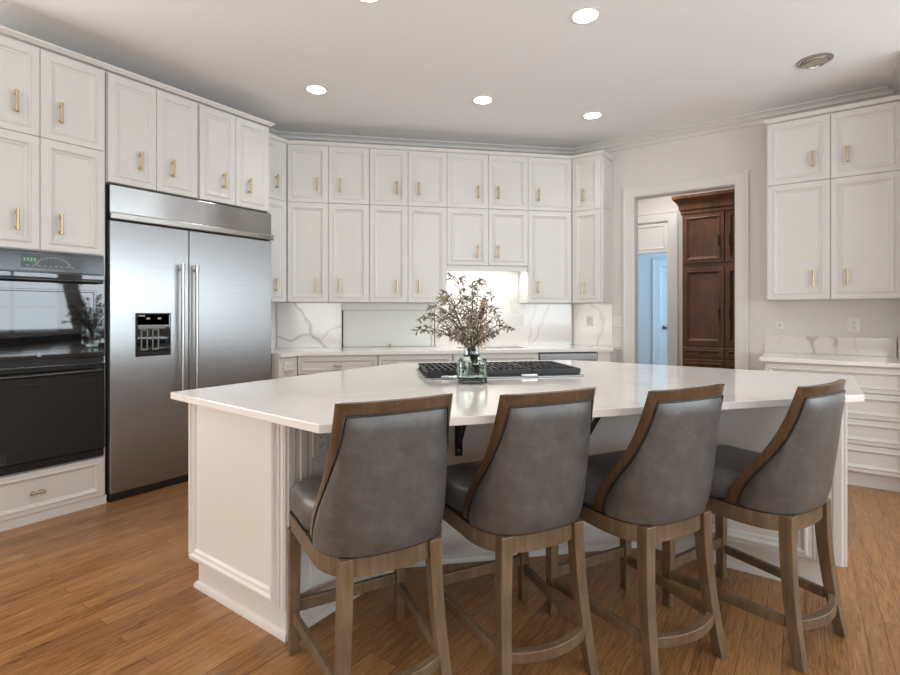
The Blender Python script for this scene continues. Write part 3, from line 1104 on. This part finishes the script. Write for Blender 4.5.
# ------------------------------------------------------------------ outlets and switches
def plate(side, a, b, z, kind, label, w=.072, h=.116):
    r = root(side, 'wall_outlet' if kind != 'switch' else 'light_switch', a, b, z)
    mb = MB()
    mb.rings(-w / 2, w / 2, -h / 2, h / 2, [(0, 0), (0, -.003), (.004, -.006), (.006, -.006)], back=True)
    mb.build('cover_plate', M['plastic'], r)
    if kind == 'duplex':
        for s in (-1, 1):
            f = MB().lathe([(.016, 0), (.016, .0015), (.014, .002)], seg=16).build('socket', M['plastic'], r, 40)
            f.rotation_euler = (PI / 2, 0, 0)
            f.location = (0, -.006, s * .021)
            d = MB()
            d.box(-.0075, -.005, -.002, .008, .002, .0027)
            d.box(.005, .0075, -.0015, .007, .002, .0027)
            d.tube([(0, -.009, .002), (0, -.009, .0027)], .003, 8)
            d.build('slot', M['dark'], f)
    elif kind == 'square':
        MB().rings(-.017, .017, -.034, .034, [(0, -.006), (0, -.0085), (.001, -.009)]).build('socket', M['plastic'], r)
        d = MB()
        for s in (-1, 1):
            d.box(-.009, -.006, -.0098, -.0091, s * .018 - .005, s * .018 + .005)
            d.box(.006, .009, -.0098, -.0091, s * .018 - .004, s * .018 + .004)
        d.build('slot', M['dark'], r)
    elif kind == 'horizontal':
        MB().rings(-.034, .034, -.017, .017, [(0, -.006), (0, -.0085), (.001, -.009)]).build('socket', M['plastic'], r)
        d = MB()
        for s in (-1, 1):
            d.box(s * .018 - .005, s * .018 + .005, -.0098, -.0091, -.009, -.006)
            d.box(s * .018 - .004, s * .018 + .004, -.0098, -.0091, .006, .009)
        d.build('slot', M['dark'], r)
    elif kind == 'switch':
        n = max(1, round(w / .06))
        for k in range(n):
            x = (k - (n - 1) / 2) * .046
            MB().box(x - .016, x + .016, -.0095, -.0058, -.033, .033).build('rocker', M['plastic'], r, bevel=.0015)
    else:
        MB().tube([(0, -.006, 0), (0, -.016, 0)], .0055, 10).build('socket', M['dark'], r, 40)
    tag(r, label, 'switch' if kind == 'switch' else 'outlet', 'wall plates')
    return r


plate('back', 1.645, CW - .0205, 1.187, 'switch', 'white double switch plate on the marble right of the dried plant', .118)
plate('far', -1.895, YF - .0205, 1.178, 'square', 'white outlet on the marble with the arched vein, beside the doorway')
plate('far', -1.602, YF - .0005, 1.17, 'switch', 'white switch plate on the wall left of the doorway casing', .118)
plate('far', -.176, YF - .0005, 1.157, 'cable', 'small white cable plate on the wall right of the doorway', .075, .075)
plate('far', .338, YF - .0005, 1.165, 'duplex', 'white outlet under the large right wall cabinet', .09, .125)
plate('left', 2.762, 3.6885, .80, 'horizontal', 'white outlet on the narrow cabinet beside the fridge', .1, .08)

# ------------------------------------------------------------------ ceiling lamps
for (x, y, lab) in ((-1.074, 2.93, 'lit round recessed ceiling lamp nearest the camera, upper middle of the photo'),
                    (-2.205, 3.59, 'lit round recessed ceiling lamp over the middle of the back cabinets'),
                    (-1.565, 4.446, 'lit round recessed ceiling lamp in front of the doorway'),
                    (-3.19, 2.652, 'lit round recessed ceiling lamp near the cabinets above the fridge'),
                    (-1.995, 2.02, 'lit round recessed ceiling lamp cut by the top edge of the photo')):
    r = empty('recessed_ceiling_lamp', (x, y, CH))
    MB().lathe([(.072, -.0005), (.092, -.0005), (.092, -.004), (.086, -.007), (.074, -.008), (.072, -.004)], seg=36).build('trim_ring', M['plastic'], r, 40)
    MB().lathe([(.071, -.001), (.071, -.005), (.04, -.0065), (.001, -.007)], seg=32).build('lens', M['led'], r, 40)
    tag(r, lab, 'ceiling lamp', 'recessed ceiling lamps')
    l = bpy.data.lights.new('lamp_light', 'SPOT')
    l.energy = 7
    l.spot_size = R(130)
    l.spot_blend = .8
    l.shadow_soft_size = .07
    l.color = (1, .95, .89)
    o = bpy.data.objects.new('lamp_light', l)
    COL.objects.link(o)
    o.location = (x, y, CH - .03)
r = empty('recessed_ceiling_lamp', (.062, 4.40, CH))
MB().lathe([(.082, -.0005), (.108, -.0005), (.108, -.004), (.10, -.008), (.086, -.009), (.082, -.005)], seg=36).build('trim_ring', M['chrome'], r, 40)
mb = MB()
mb.lathe([(.081, -.003), (.08, -.02), (.066, -.03), (.05, -.033), (.048, -.026), (.03, -.02), (.001, -.018)], seg=32)
mb.build('reflector', M['dimlens'], r, 40)
tag(r, 'unlit recessed ceiling lamp with a metal reflector above the right cabinets', 'ceiling lamp', 'recessed ceiling lamps')

# ------------------------------------------------------------------ armoire beyond the doorway
ar = cabinet('far', 'armoire', 'tall dark cherry-stained cabinet with crown, seen through the doorway', 'cabinet', -1.194, -.29, 6.5, 7.09, .1, 2.475,
             doors=[(-1.19, -.745, 1.85, 2.44, -.80, 2.10), (-.739, -.294, 1.85, 2.44, -.69, 2.10),
                    (-1.19, -.745, .88, 1.80, -.80, 1.25), (-.739, -.294, .88, 1.80, -.69, 1.25),
                    (-1.19, -.745, .12, .72, None, None), (-.739, -.294, .12, .72, None, None)],
             drawers=[(-1.19, -.745, .735, .86, -.967), (-.739, -.294, .735, .86, -.516)], mat=M['awood'], hmat=M['bronze'], hlabel='dark bronze pull')
rows = []
prof = [(0, -.04), (.012, -.03), (.014, .0), (.03, .02), (.035, .06), (.055, .10), (.085, .13), (.095, .145), (.098, .18), (0, .18)]
for (cx, cy, ox, oy) in ((-.452, .59, -1, 0), (-.452, .0, -1, -1), (.452, .0, 1, -1), (.452, .59, 1, 0)):
    rows.append([(cx + ox * u, cy + oy * u, 2.375 + z) for u, z in prof])
mb = MB()
mb.rows(rows, True, True, True)
mb.build('crown', M['awood'], ar, 25)
MB().box(-.44, .44, .05, .58, -.1, -.0005).build('plinth', M['awood'], ar)

# ------------------------------------------------------------------ kitchen island
ZU = .884


def inset_poly(pts, d):
    n = len(pts)
    P = [Vector(p) for p in pts]
    out = []
    for i in range(n):
        a, b, c = P[i - 1], P[i], P[(i + 1) % n]
        d1 = (b - a).normalized()
        d2 = (c - b).normalized()
        n1 = Vector((-d1.y, d1.x))
        n2 = Vector((-d2.y, d2.x))
        m = n1 + n2
        m = m / m.dot(n1)
        q = b + m * d
        out.append((q.x, q.y))
    return out


KD = 2.455 / S2                                   # y - x on the recessed diagonal face
bx_, by_ = -1.595, 2.795                          # inner faces of the two wings
BODY = [(-2.275, 1.17), (bx_, 1.17), (bx_, bx_ + KD), (by_ - KD, by_), (.155, by_), (.155, 3.48), (-1.33, 3.48), (-2.275, 2.60)]
isl = empty('kitchen_island', (-1.1, 2.3, 0))
OI = Vector((-1.1, 2.3))


def loc2(pts):
    return [(p[0] - OI.x, p[1] - OI.y) for p in pts]


MB().prism(loc2(BODY), .150, ZU).build('body', M['isl'], isl, bevel=.002, bseg=1)
PB_ = [(-2.331, 1.17)] + BODY[1:-1] + [(-2.331, 2.60)]
MB().prism(loc2(inset_poly(PB_, .046)), .0, .1495).build('plinth', M['isl'], isl)
so = inset_poly(PB_, .030)
mb = MB()
rows = []
for (z, q) in ((.0, so), (.012, so), (.024, inset_poly(PB_, .036)), (.03, inset_poly(PB_, .0455)), (.0, inset_poly(PB_, .0455))):
    rows.append([(p[0] - OI.x, p[1] - OI.y, z) for p in q])
mb.rows(rows, True)
mb.build('shoe_moulding', M['isl'], isl, 30)

PANEL = [(0, -.0005), (0, -.005), (.016, -.005), (.018, -.016), (.024, -.021), (.032, -.020), (.038, -.013), (.044, -.011), (.050, -.012), (.056, -.008), (.060, -.003), (.062, -.003)]


def face_panel(p, q, u0, u1, z0, z1, name='side_panel', steps=PANEL):
    """moulded panel on the body face running from p to q (outward normal on the right of p->q)"""
    P, Q = Vector(p), Vector(q)
    d = (Q - P).normalized()
    ang = math.atan2(d.y, d.x)
    mb = MB()
    mb.rings(u0, u1, z0, z1, steps)
    for v in mb.bm.verts:
        v.co.z = min(v.co.z, ZU - .001)
    o = mb.build(name, M['isl'], isl)
    o.location = (P.x - OI.x, P.y - OI.y, 0)
    o.rotation_euler = (0, 0, ang)
    return o


def ribs(p, q, u0, u1, n, z0=.15, z1=ZU - .001):
    P, Q = Vector(p), Vector(q)
    d = (Q - P).normalized()
    mb = MB()
    w = (u1 - u0) / n
    mb.box(u0, u1, -.006, -.0003, z0, z1)
    for k in range(n):
        c = u0 + (k + .5) * w
        mb.prism([(c - w * .36, -.0062), (c - w * .25, -.011), (c + w * .25, -.011), (c + w * .36, -.0062)], z0, z1)
    o = mb.build('fluted_pilaster', M['isl'], isl)
    o.location = (P.x - OI.x, P.y - OI.y, 0)
    o.rotation_euler = (0, 0, math.atan2(d.y, d.x))


face_panel(BODY[0], BODY[1], .004, .673 - .014, .154, ZU + .05, 'end_panel')
ribs(BODY[1], BODY[2], .004, .118, 2)
L12 = (Vector(BODY[2]) - Vector(BODY[1])).length
face_panel(BODY[1], BODY[2], .12, L12 - .004, .152, ZU - .002, 'side_panel', [(0, -.0005), (0, -.004), (.003, -.006), (.012, -.006), (.015, -.004)])
L23 = (Vector(BODY[3]) - Vector(BODY[2])).length
face_panel(BODY[2], BODY[3], .02, L23 - .02, .152, ZU - .002, 'back_panel', [(0, -.0005), (0, -.008), (.005, -.010), (.03, -.010), (.033, -.008), (.036, -.008)])
L34 = (Vector(BODY[4]) - Vector(BODY[3])).length
face_panel(BODY[3], BODY[4], .004, L34 - .125, .152, ZU - .002)
ribs(BODY[3], BODY[4], L34 - .12, L34 - .006, 2)
tag(isl, 'large white angled kitchen island with moulded panels and a recessed seating side', 'kitchen island')

# island countertop
TOP = [(-2.292, 1.092), (-1.245, 1.045), (.212, 2.778), (.222, 3.585), (-1.42, 3.575), (-2.315, 2.68)]
it = MB().prism(TOP, ZU + .0005, .9145).build('countertop', M['quartz'], None, bevel=.003)
tag(it, 'white quartz countertop of the island, with faint veins', 'countertop')

# outlet on the island side
r = plate('left', 1.338, -bx_ - .0045, .755, 'duplex', 'white outlet on the island side under the counter overhang, behind the first stool', .078, .124)

# black brackets under the overhang
PB, QB = Vector(BODY[2]), Vector(BODY[3])
dB = (QB - PB).normalized()
nB = Vector((dB.y, -dB.x))
for u, lab in ((.262, 'black metal counter bracket between the first and second stools'), (.925, 'black metal counter bracket between the second and third stools')):
    p = PB + dB * u + nB * .0085
    b = empty('counter_bracket', (p.x, p.y, ZU), math.atan2(dB.y, dB.x))
    MB().box(-.019, .019, -.006, 0, -.33, -.001).build('wall_plate', M['black'], b, bevel=.002)
    MB().box(-.019, .019, -.33, -.0065, -.007, -.001).build('top_plate', M['black'], b, bevel=.002)
    mb = MB()
    mb.rows([[(sx * .008, y, z) for sx in (-1, 1)] for y, z in ((-.0065, -.27), (-.27, -.0075), (-.295, -.0075), (-.0065, -.295), (-.0065, -.27))])
    mb.bm.faces.ensure_lookup_table()
    vs = list(mb.bm.verts)
    mb.bm.faces.new([vs[0], vs[2], vs[4], vs[6]])
    mb.bm.faces.new([vs[1], vs[7], vs[5], vs[3]])
    mb.build('brace', M['black'], b, weld=True)
    MB().tube([(0, -.0062, -.30), (0, -.009, -.30)], .005, 10).build('screw', M['chrome'], b, 40)
    tag(b, lab, 'bracket', 'counter brackets')

# ------------------------------------------------------------------ cooktop on the island
ck = root('back', 'gas_cooktop', .757, 2.592, .9147)
MB().prism([(-.44, 0), (.44, 0), (.44, .50), (-.44, .50)], 0, .008).build('tray', M['steel'], ck, bevel=.003)
MB().box(-.43, .43, .03, .49, .0082, .011).build('burner_plate', M['iron'], ck)
for i, xc in enumerate((-.29, 0, .29)):
    for yc in ((.14, .37) if i != 1 else (.25,)):
        bn = MB().lathe([(.05, .0112), (.05, .016), (.036, .02), (.036, .026), (.03, .028), (.002, .028)], (xc, yc), 20).build('burner', M['iron'], ck, 40)
for i, xc in enumerate((-.289, 0, .289)):
    g = MB()
    w, h0, h1 = .142, .012, .042
    y0, y1 = .035, .475
    bw = .011
    zt0 = .03
    # perimeter and inner bars
    g.box(xc - w, xc + w, y0, y0 + bw, zt0 - .012, h1)
    g.box(xc - w, xc + w, y1 - bw, y1, zt0, h1)
    for sx in (-1, 1):
        xx = xc + sx * (w - bw / 2)
        g.box(xx - bw / 2, xx + bw / 2, y0 + bw, y1 - bw, zt0, h1)
    for yy in (.14, .255, .37):
        g.box(xc - w + bw, xc + w - bw, yy - bw / 2, yy + bw / 2, zt0 + .004, h1 + .002)
    for sx in (-.105, -.07, -.035, 0, .035, .07, .105):
        for (ya, yb) in ((y0 + bw, .134), (.146, .249), (.261, .364), (.376, y1 - bw)):
            g.box(xc + sx - bw / 2, xc + sx + bw / 2, ya, yb, zt0 + .004, h1 + .002)
    for sx in (-1, 1):
        for yy in (y0, y1 - .014):
            g.box(xc + sx * (w - .012) - .007, xc + sx * (w - .012) + .007, yy, yy + .014, .0112, zt0)
    g.build('grate', M['iron'], ck)
mb = MB()
for xx in (-.36, .08):
    mb.box(xx, xx + .09, .008, .022, .0082, .02)
mb.build('front_plate', M['chrome'], ck, bevel=.002)
tag(ck, 'black gas cooktop with cast-iron grates on a steel tray set in the island', 'cooktop')

# ------------------------------------------------------------------ bottle vase with dried stems
VX, VY, VZ = -1.367, 2.118, .9148
vs_ = empty('bottle_vase', (VX, VY, VZ), R(40))


def sq_rows(prof, seg=32, ex=4.0):
    rows = []
    for (r, z, e) in prof:
        row = []
        for k in range(seg):
            a = 2 * PI * (k + .5) / seg
            c, s = math.cos(a), math.sin(a)
            q = (abs(c) ** e + abs(s) ** e) ** (-1 / e)
            row.append((r * q * c, r * q * s, z))
        rows.append(row)
    return rows


mb = MB()
prof = [(.066, 0, 4), (.073, .004, 4), (.075, .012, 4), (.075, .10, 4), (.073, .118, 4), (.064, .130, 3.4), (.05, .137, 2.6), (.042, .142, 2), (.040, .15, 2), (.040, .185, 2), (.043, .19, 2), (.043, .196, 2), (.039, .198, 2),
        (.0365, .194, 2), (.0362, .15, 2), (.038, .143, 2), (.046, .134, 2.6), (.06, .126, 3.4), (.069, .116, 4), (.0705, .10, 4), (.0705, .034, 4), (.062, .026, 4), (.03, .034, 3), (.01, .036, 2)]
mb.rows(sq_rows(prof), True, True, True)
mb.build('glass_body', M['bottle'], vs_, 40)
tag(vs_, 'pale green glass bottle vase standing in front of the cooktop', 'vase')

rnd = random.Random(11)
bq = empty('dried_bouquet', (VX, VY, VZ + .037))
NST = 34
for i in range(NST):
    ang = 2 * PI * i * .381966 + rnd.uniform(-.2, .2)
    f_ = (i + .5) / NST                               # outer stems lean more
    lean = .018 + .172 * f_ ** .7 + rnd.uniform(-.015, .015)
    H = (.50 - .23 * f_ + rnd.uniform(-.05, .02)) * (.88 if i % 4 == 0 else 1)
    dx, dy = math.cos(ang), math.sin(ang)
    b0 = (.026 + .008 * math.cos(ang), .018 + .008 * math.sin(ang), .002)
    nk = (-.004 + .023 * dx, -.003 + .023 * dy, .143)
    sx_, sy_ = -.030, -.021                           # the whole bunch leans a little to one side
    pts = [Vector(b0), Vector(b0).lerp(Vector(nk), .5) + Vector((.002, .002, 0)), Vector(nk)]
    for k in range(1, 9):
        t_ = k / 8
        rr = .020 + lean * (t_ ** 1.1)
        z = .143 + (H - .16) * (t_ * 1.25 - .32 * t_ * t_ * (.4 + f_))
        pts.append(Vector((dx * rr + sx_ * t_ + rnd.uniform(-.005, .005), dy * rr + sy_ * t_ + rnd.uniform(-.005, .005), z)))
    hd = Vector((dx, dy, 0))
    tip = pts[-1] + hd * .018 + Vector((0, 0, .004))
    pts += [tip, tip + hd * .014 + Vector((0, 0, -.008)), tip + hd * .02 + Vector((0, 0, -.024))]
    mb = MB()
    mb.tube(pts, [.0024] * 3 + [.0019] * 6 + [.0014] * (len(pts) - 9), 5)
    st = mb.build('stem', M['stem'], bq, 50)
    lf = MB()
    for k in range(4, len(pts)):
        nl = 4 if k > 7 else 3
        for j in range(nl):
            p = pts[k - 1].lerp(pts[k], rnd.random())
            a2 = ang + rnd.uniform(-2.0, 2.0)
            up = rnd.uniform(-.9, .8)
            d = Vector((math.cos(a2), math.sin(a2), up)).normalized()
            ln = rnd.uniform(.02, .042)
            sd = d.cross(Vector((0, 0, 1))).normalized() * ln * rnd.uniform(.10, .17)
            nn = sd.cross(d).normalized() * ln * .13
            c1 = p + d * ln * .35
            c2 = p + d * ln * .72
            e = p + d * ln - nn * 1.6
            V = [lf.bm.verts.new(q) for q in (p, c1 + sd, c2 + sd * .8, e, c2 - sd * .8, c1 - sd, c1 + nn, c2 + nn * .6)]
            for fc in ((0, 1, 6), (1, 2, 7, 6), (2, 3, 7), (3, 4, 7), (4, 5, 6, 7), (5, 0, 6)):
                lf.bm.faces.new([V[q] for q in fc])
    lf.build('leaves', M['leaf'], st)
tag(bq, 'bunch of dried olive-brown leafy stems in the green bottle', 'dried plant')


# ------------------------------------------------------------------ counter stools
def lerp_tab(tab, z):
    for (z0, v0), (z1, v1) in zip(tab[:-1], tab[1:]):
        if z <= z1:
            t = (z - z0) / (z1 - z0)
            t = max(0, min(1, t))
            return v0 + (v1 - v0) * t
    return tab[-1][1]


def smooth_tab(tab, z):
    zs_ = np.array([a for a, _ in tab])
    vs = np.array([b for _, b in tab])
    # average a little for a soft curve
    q = [np.interp(z + o, zs_, vs) for o in (-.03, -.015, 0, .015, .03)]
    return float(np.mean(q))


YW = [(.44, -.03), (.51, -.035), (.57, -.042), (.62, -.066), (.68, -.108), (.74, -.155), (.80, -.192), (.86, -.222), (.92, -.246), (1.0, -.272), (1.06, -.292)]
YB = [(.44, -.243), (.51, -.248), (.60, -.262), (.72, -.275), (.85, -.288), (1.0, -.312), (1.06, -.322)]
RX = [(.44, .21), (.51, .212), (.62, .211), (.75, .203), (.9, .197), (1.0, .195), (1.06, .195)]
EX = [(.44, 3.0), (.6, 3.0), (.8, 2.7), (1.0, 2.2), (1.06, 2.2)]
NC = 41


def plan_curve(z, off=0.0):
    yw, yb, rx, ex = smooth_tab(YW, z), smooth_tab(YB, z), smooth_tab(RX, z), lerp_tab(EX, z)
    ry = yw - yb
    P = []
    for k in range(241):
        a = PI * k / 240
        c, s = math.cos(a), math.sin(a)
        P.append((-rx * math.copysign(abs(c) ** (2 / ex), c), yw - ry * abs(s) ** (2 / ex)))
    P = np.array(P)
    if off:
        T = np.gradient(P, axis=0)
        T /= np.linalg.norm(T, axis=1)[:, None] + 1e-9
        P = P + np.stack([T[:, 1], -T[:, 0]], 1) * off   # outward
    s = np.r_[0, np.cumsum(np.hypot(*np.diff(P, axis=0).T))]
    return P, s


def curve_at(z, s_list, off=0.0):
    P, s = plan_curve(z)
    T = np.gradient(P, axis=0)
    T /= np.linalg.norm(T, axis=1)[:, None] + 1e-9
    Nn = np.stack([T[:, 1], -T[:, 0]], 1)
    if Nn[120, 1] > 0:
        Nn = -Nn
    out = []
    for q in s_list:
        x, y = np.interp(q, s, P[:, 0]), np.interp(q, s, P[:, 1])
        nx, ny = np.interp(q, s, Nn[:, 0]), np.interp(q, s, Nn[:, 1])
        o = off(q, s[-1]) if callable(off) else off
        out.append((x + nx * o, y + ny * o, z))
    return out


def length_at(z):
    return plan_curve(z)[1][-1]


ZA, ZTOP = .524, 1.003


def seat_plan(scale=1.0, front=.229, rx=.215, hx=.226, inset=0.0):
    pts = []
    # front edge with rounded corners
    r = .03
    for k in range(6):
        a = PI - PI / 2 * k / 5
        pts.append((-hx + r + r * math.cos(a), front - r + r * math.sin(a)))
    for k in range(6):
        a = PI / 2 - PI / 2 * k / 5
        pts.append((hx - r + r * math.cos(a), front - r + r * math.sin(a)))
    for k in range(1, 5):
        t = k / 5
        pts.append((hx + (rx - hx) * t ** .8, (front - r) * (1 - t) + (-.02) * t))
    for k in range(21):
        a = PI * k / 20
        c, s = math.cos(a), math.sin(a)
        pts.append((rx * math.copysign(abs(c) ** (2 / 3), c), -.02 - .228 * abs(s) ** (2 / 3)))
    for k in range(1, 5):
        t = 1 - k / 5
        pts.append((-(hx + (rx - hx) * t ** .8), (front - r) * (1 - t) + (-.02) * t))
    if inset:
        pts = inset_poly(pts, -inset) if False else [(x * (1 - inset / .22), -.01 + (y + .01) * (1 - inset / .23)) for x, y in pts]
    return pts


def square_leg(path, sizes, name, parent, mat):
    rows = []
    for (x, y, z), (w, d) in zip(path, sizes):
        rows.append([(x - w / 2, y - d / 2, z), (x + w / 2, y - d / 2, z), (x + w / 2, y + d / 2, z), (x - w / 2, y + d / 2, z)])
    mb = MB()
    mb.rows(rows, True, True, True)
    return mb.build(name, mat, parent, 0, .003, 2)


def make_stool():
    r = empty('counter_stool', (0, 0, 0))
    # apron band under the seat
    o_, i_ = seat_plan(), seat_plan(inset=.028)
    mb = MB()
    mb.rows([[(*p, z) for p in q] for q, z in ((o_, .463), (o_, .524), (i_, .524), (i_, .463), (o_, .463))], True)
    mb.build('seat_frame', M['cwood'], r, 30)
    # seat cushion
    prof = [(.016, .5125), (.004, .518), (.0, .53), (-.002, .57), (.001, .600), (.009, .618), (.026, .629), (.06, .637), (.13, .642), (.2, .643)]
    mb = MB()
    base_ = seat_plan()
    cush = []
    for x, y in base_:
        q = min(1, max(0, (.015 - y) / .07))
        q = q * q * (3 - 2 * q)
        cush.append((x * (1 - .155 * q), y * (1 - .10 * q) if y < 0 else y))
    rows = []
    for ins, z in prof:
        rows.append([(x * (1 - ins / .23), -.01 + (y + .01) * (1 - ins / .245), z + .012) for x, y in cush])
    mb.rows(rows, True, True, True)
    mb.build('seat_cushion', M['leather'], r, 60)
    mb = MB()
    mb.tube_loop([(x * 1.004, y * 1.004, .5255) for x, y in base_], .0035, 6)
    mb.build('seat_piping', M['piping'], r, 60)
    # wooden back shell: wings sweeping down to the seat and a curved top rail
    nz = 26
    zz = [ZA + (ZTOP - ZA) * k / (nz - 1) for k in range(nz)]
    mb = MB()
    outr, inr = [], []
    for z in zz:
        L = length_at(z)
        sl = [L * k / (NC - 1) for k in range(NC)]
        outr.append(curve_at(z, sl, 0))
        inr.append(curve_at(z, sl, -.026))
    full = [a + b[::-1] for a, b in zip(outr, inr)]
    mb.rows(full, True, True, True)
    mb.build('back_frame', M['fwood'], r, 35, .004, 2)

    # upholstered outside and inside of the back
    def pad(mar, ztop, zbot, off0, bulge, name):
        rows = []
        m = 18
        nn = 29
        bound_l, bound_r, top_ = [], [], []
        for k in range(m):
            z = zbot + (ztop - zbot) * k / (m - 1)
            L = length_at(z)
            sl = [mar + (L - 2 * mar) * j / (nn - 1) for j in range(nn)]

            def off(q, Lt, z=z):
                e = min(q - mar, Lt - mar - q, (ztop - z) * 1.0, (z - zbot) * 1.3 + .012)
                e = max(0, e)
                k_ = min(1, e / .022)
                kb_ = min(1, e / .12)
                sgn = 1 if off0 >= 0 else -1
                return off0 + sgn * (.007 * math.sqrt(max(0, 1 - (1 - k_) ** 2)) + bulge * math.sin(kb_ * PI / 2))
            row = curve_at(z, sl, off)
            rows.append(row)
            bound_l.append(curve_at(z, [mar - .003], off0 + (.002 if off0 >= 0 else -.002))[0])
            bound_r.append(curve_at(z, [L - mar + .003], off0 + (.002 if off0 >= 0 else -.002))[0])
            if k == m - 1:
                top_ = curve_at(z + .003, sl, off0 + (.002 if off0 >= 0 else -.002))
            if k == 0:
                bot_ = curve_at(z - .001, sl, off0 + (.004 if off0 >= 0 else -.004))
        mb = MB()
        mb.rows(rows)
        p = mb.build(name, M['leather'], r, 70)
        mb = MB()
        mb.tube(bound_l + top_ + bound_r[::-1], .0036, 6)
        if off0 >= 0:
            mb.tube(bot_, .004, 6)
        mb.build('piping', M['piping'], p, 70)
    pad(.045, ZTOP - .042, ZA + .006, .0006, .010, 'outer_back')
    pad(.045, ZTOP - .042, ZA + .055, -.0266, .022, 'inner_back')
    # legs
    for s in (-1, 1):
        square_leg([(s * .213, .214, 0), (s * .211, .214, .463)], [(.034, .034), (.043, .043)], 'leg', r, M['cwood'])
        path, sizes = [], []
        for k in range(9):
            t = k / 8
            z = .525 * (1 - t)
            bend = t ** 2.0
            path.append((s * (.148 + .030 * t ** 1.4), -.222 - .055 * bend, z))
            sizes.append((.044 - .008 * t, .047 - .010 * t))
        square_leg(path[::-1], sizes[::-1], 'leg', r, M['cwood'])
    # stretchers
    MB().box(-.193, .193, .203, .225, .152, .196).build('front_stretcher', M['cwood'], r, bevel=.003)
    for s in (-1, 1):
        mb = MB()
        a, b = Vector((s * .212, .196, 0)), Vector((s * .170, -.225, 0))
        d = (b - a).normalized()
        n_ = Vector((-d.y, d.x, 0)) * .010
        mb.prism([(a + n_)[:2], (a - n_)[:2], (b - n_)[:2], (b + n_)[:2]], .122, .160)
        mb.build('side_stretcher', M['cwood'], r, bevel=.003)
    inn, out = [], []
    for k in range(13):
        t = -1 + 2 * k / 12
        x = .153 * t
        y = -.252 - .036 * (1 - t * t)
        inn.append((x * .98, y + .013))
        out.append((x, y - .015))
    mb = MB()
    mb.prism(out + inn[::-1], .120, .158)
    mb.build('back_stretcher', M['cwood'], r, 30, .003)
    return r


def copy_tree(o, parent=None):
    c = o.copy()
    COL.objects.link(c)
    if parent:
        c.parent = parent
    for ch in list(o.children):
        copy_tree(ch, c)
    return c


SPOTS = [(-1.267, 1.282, 64.0, 'leather counter stool leftmost of the four, beside the island end panel'),
         (-.936, 1.705, 60.3, 'leather counter stool second from the left, in front of the glass bottle'),
         (-.578, 2.055, 62.4, 'leather counter stool third from the left, below the doorway'),
         (-.202, 2.434, 68.6, 'leather counter stool rightmost of the four, seen most from its side')]
proto = make_stool()
for i, (x, y, a, lab) in enumerate(SPOTS):
    o = proto if i == 0 else copy_tree(proto)
    o.location = (x, y, 0)
    o.rotation_euler = (0, 0, R(a))
    tag(o, lab, 'stool', 'counter stools at the island')
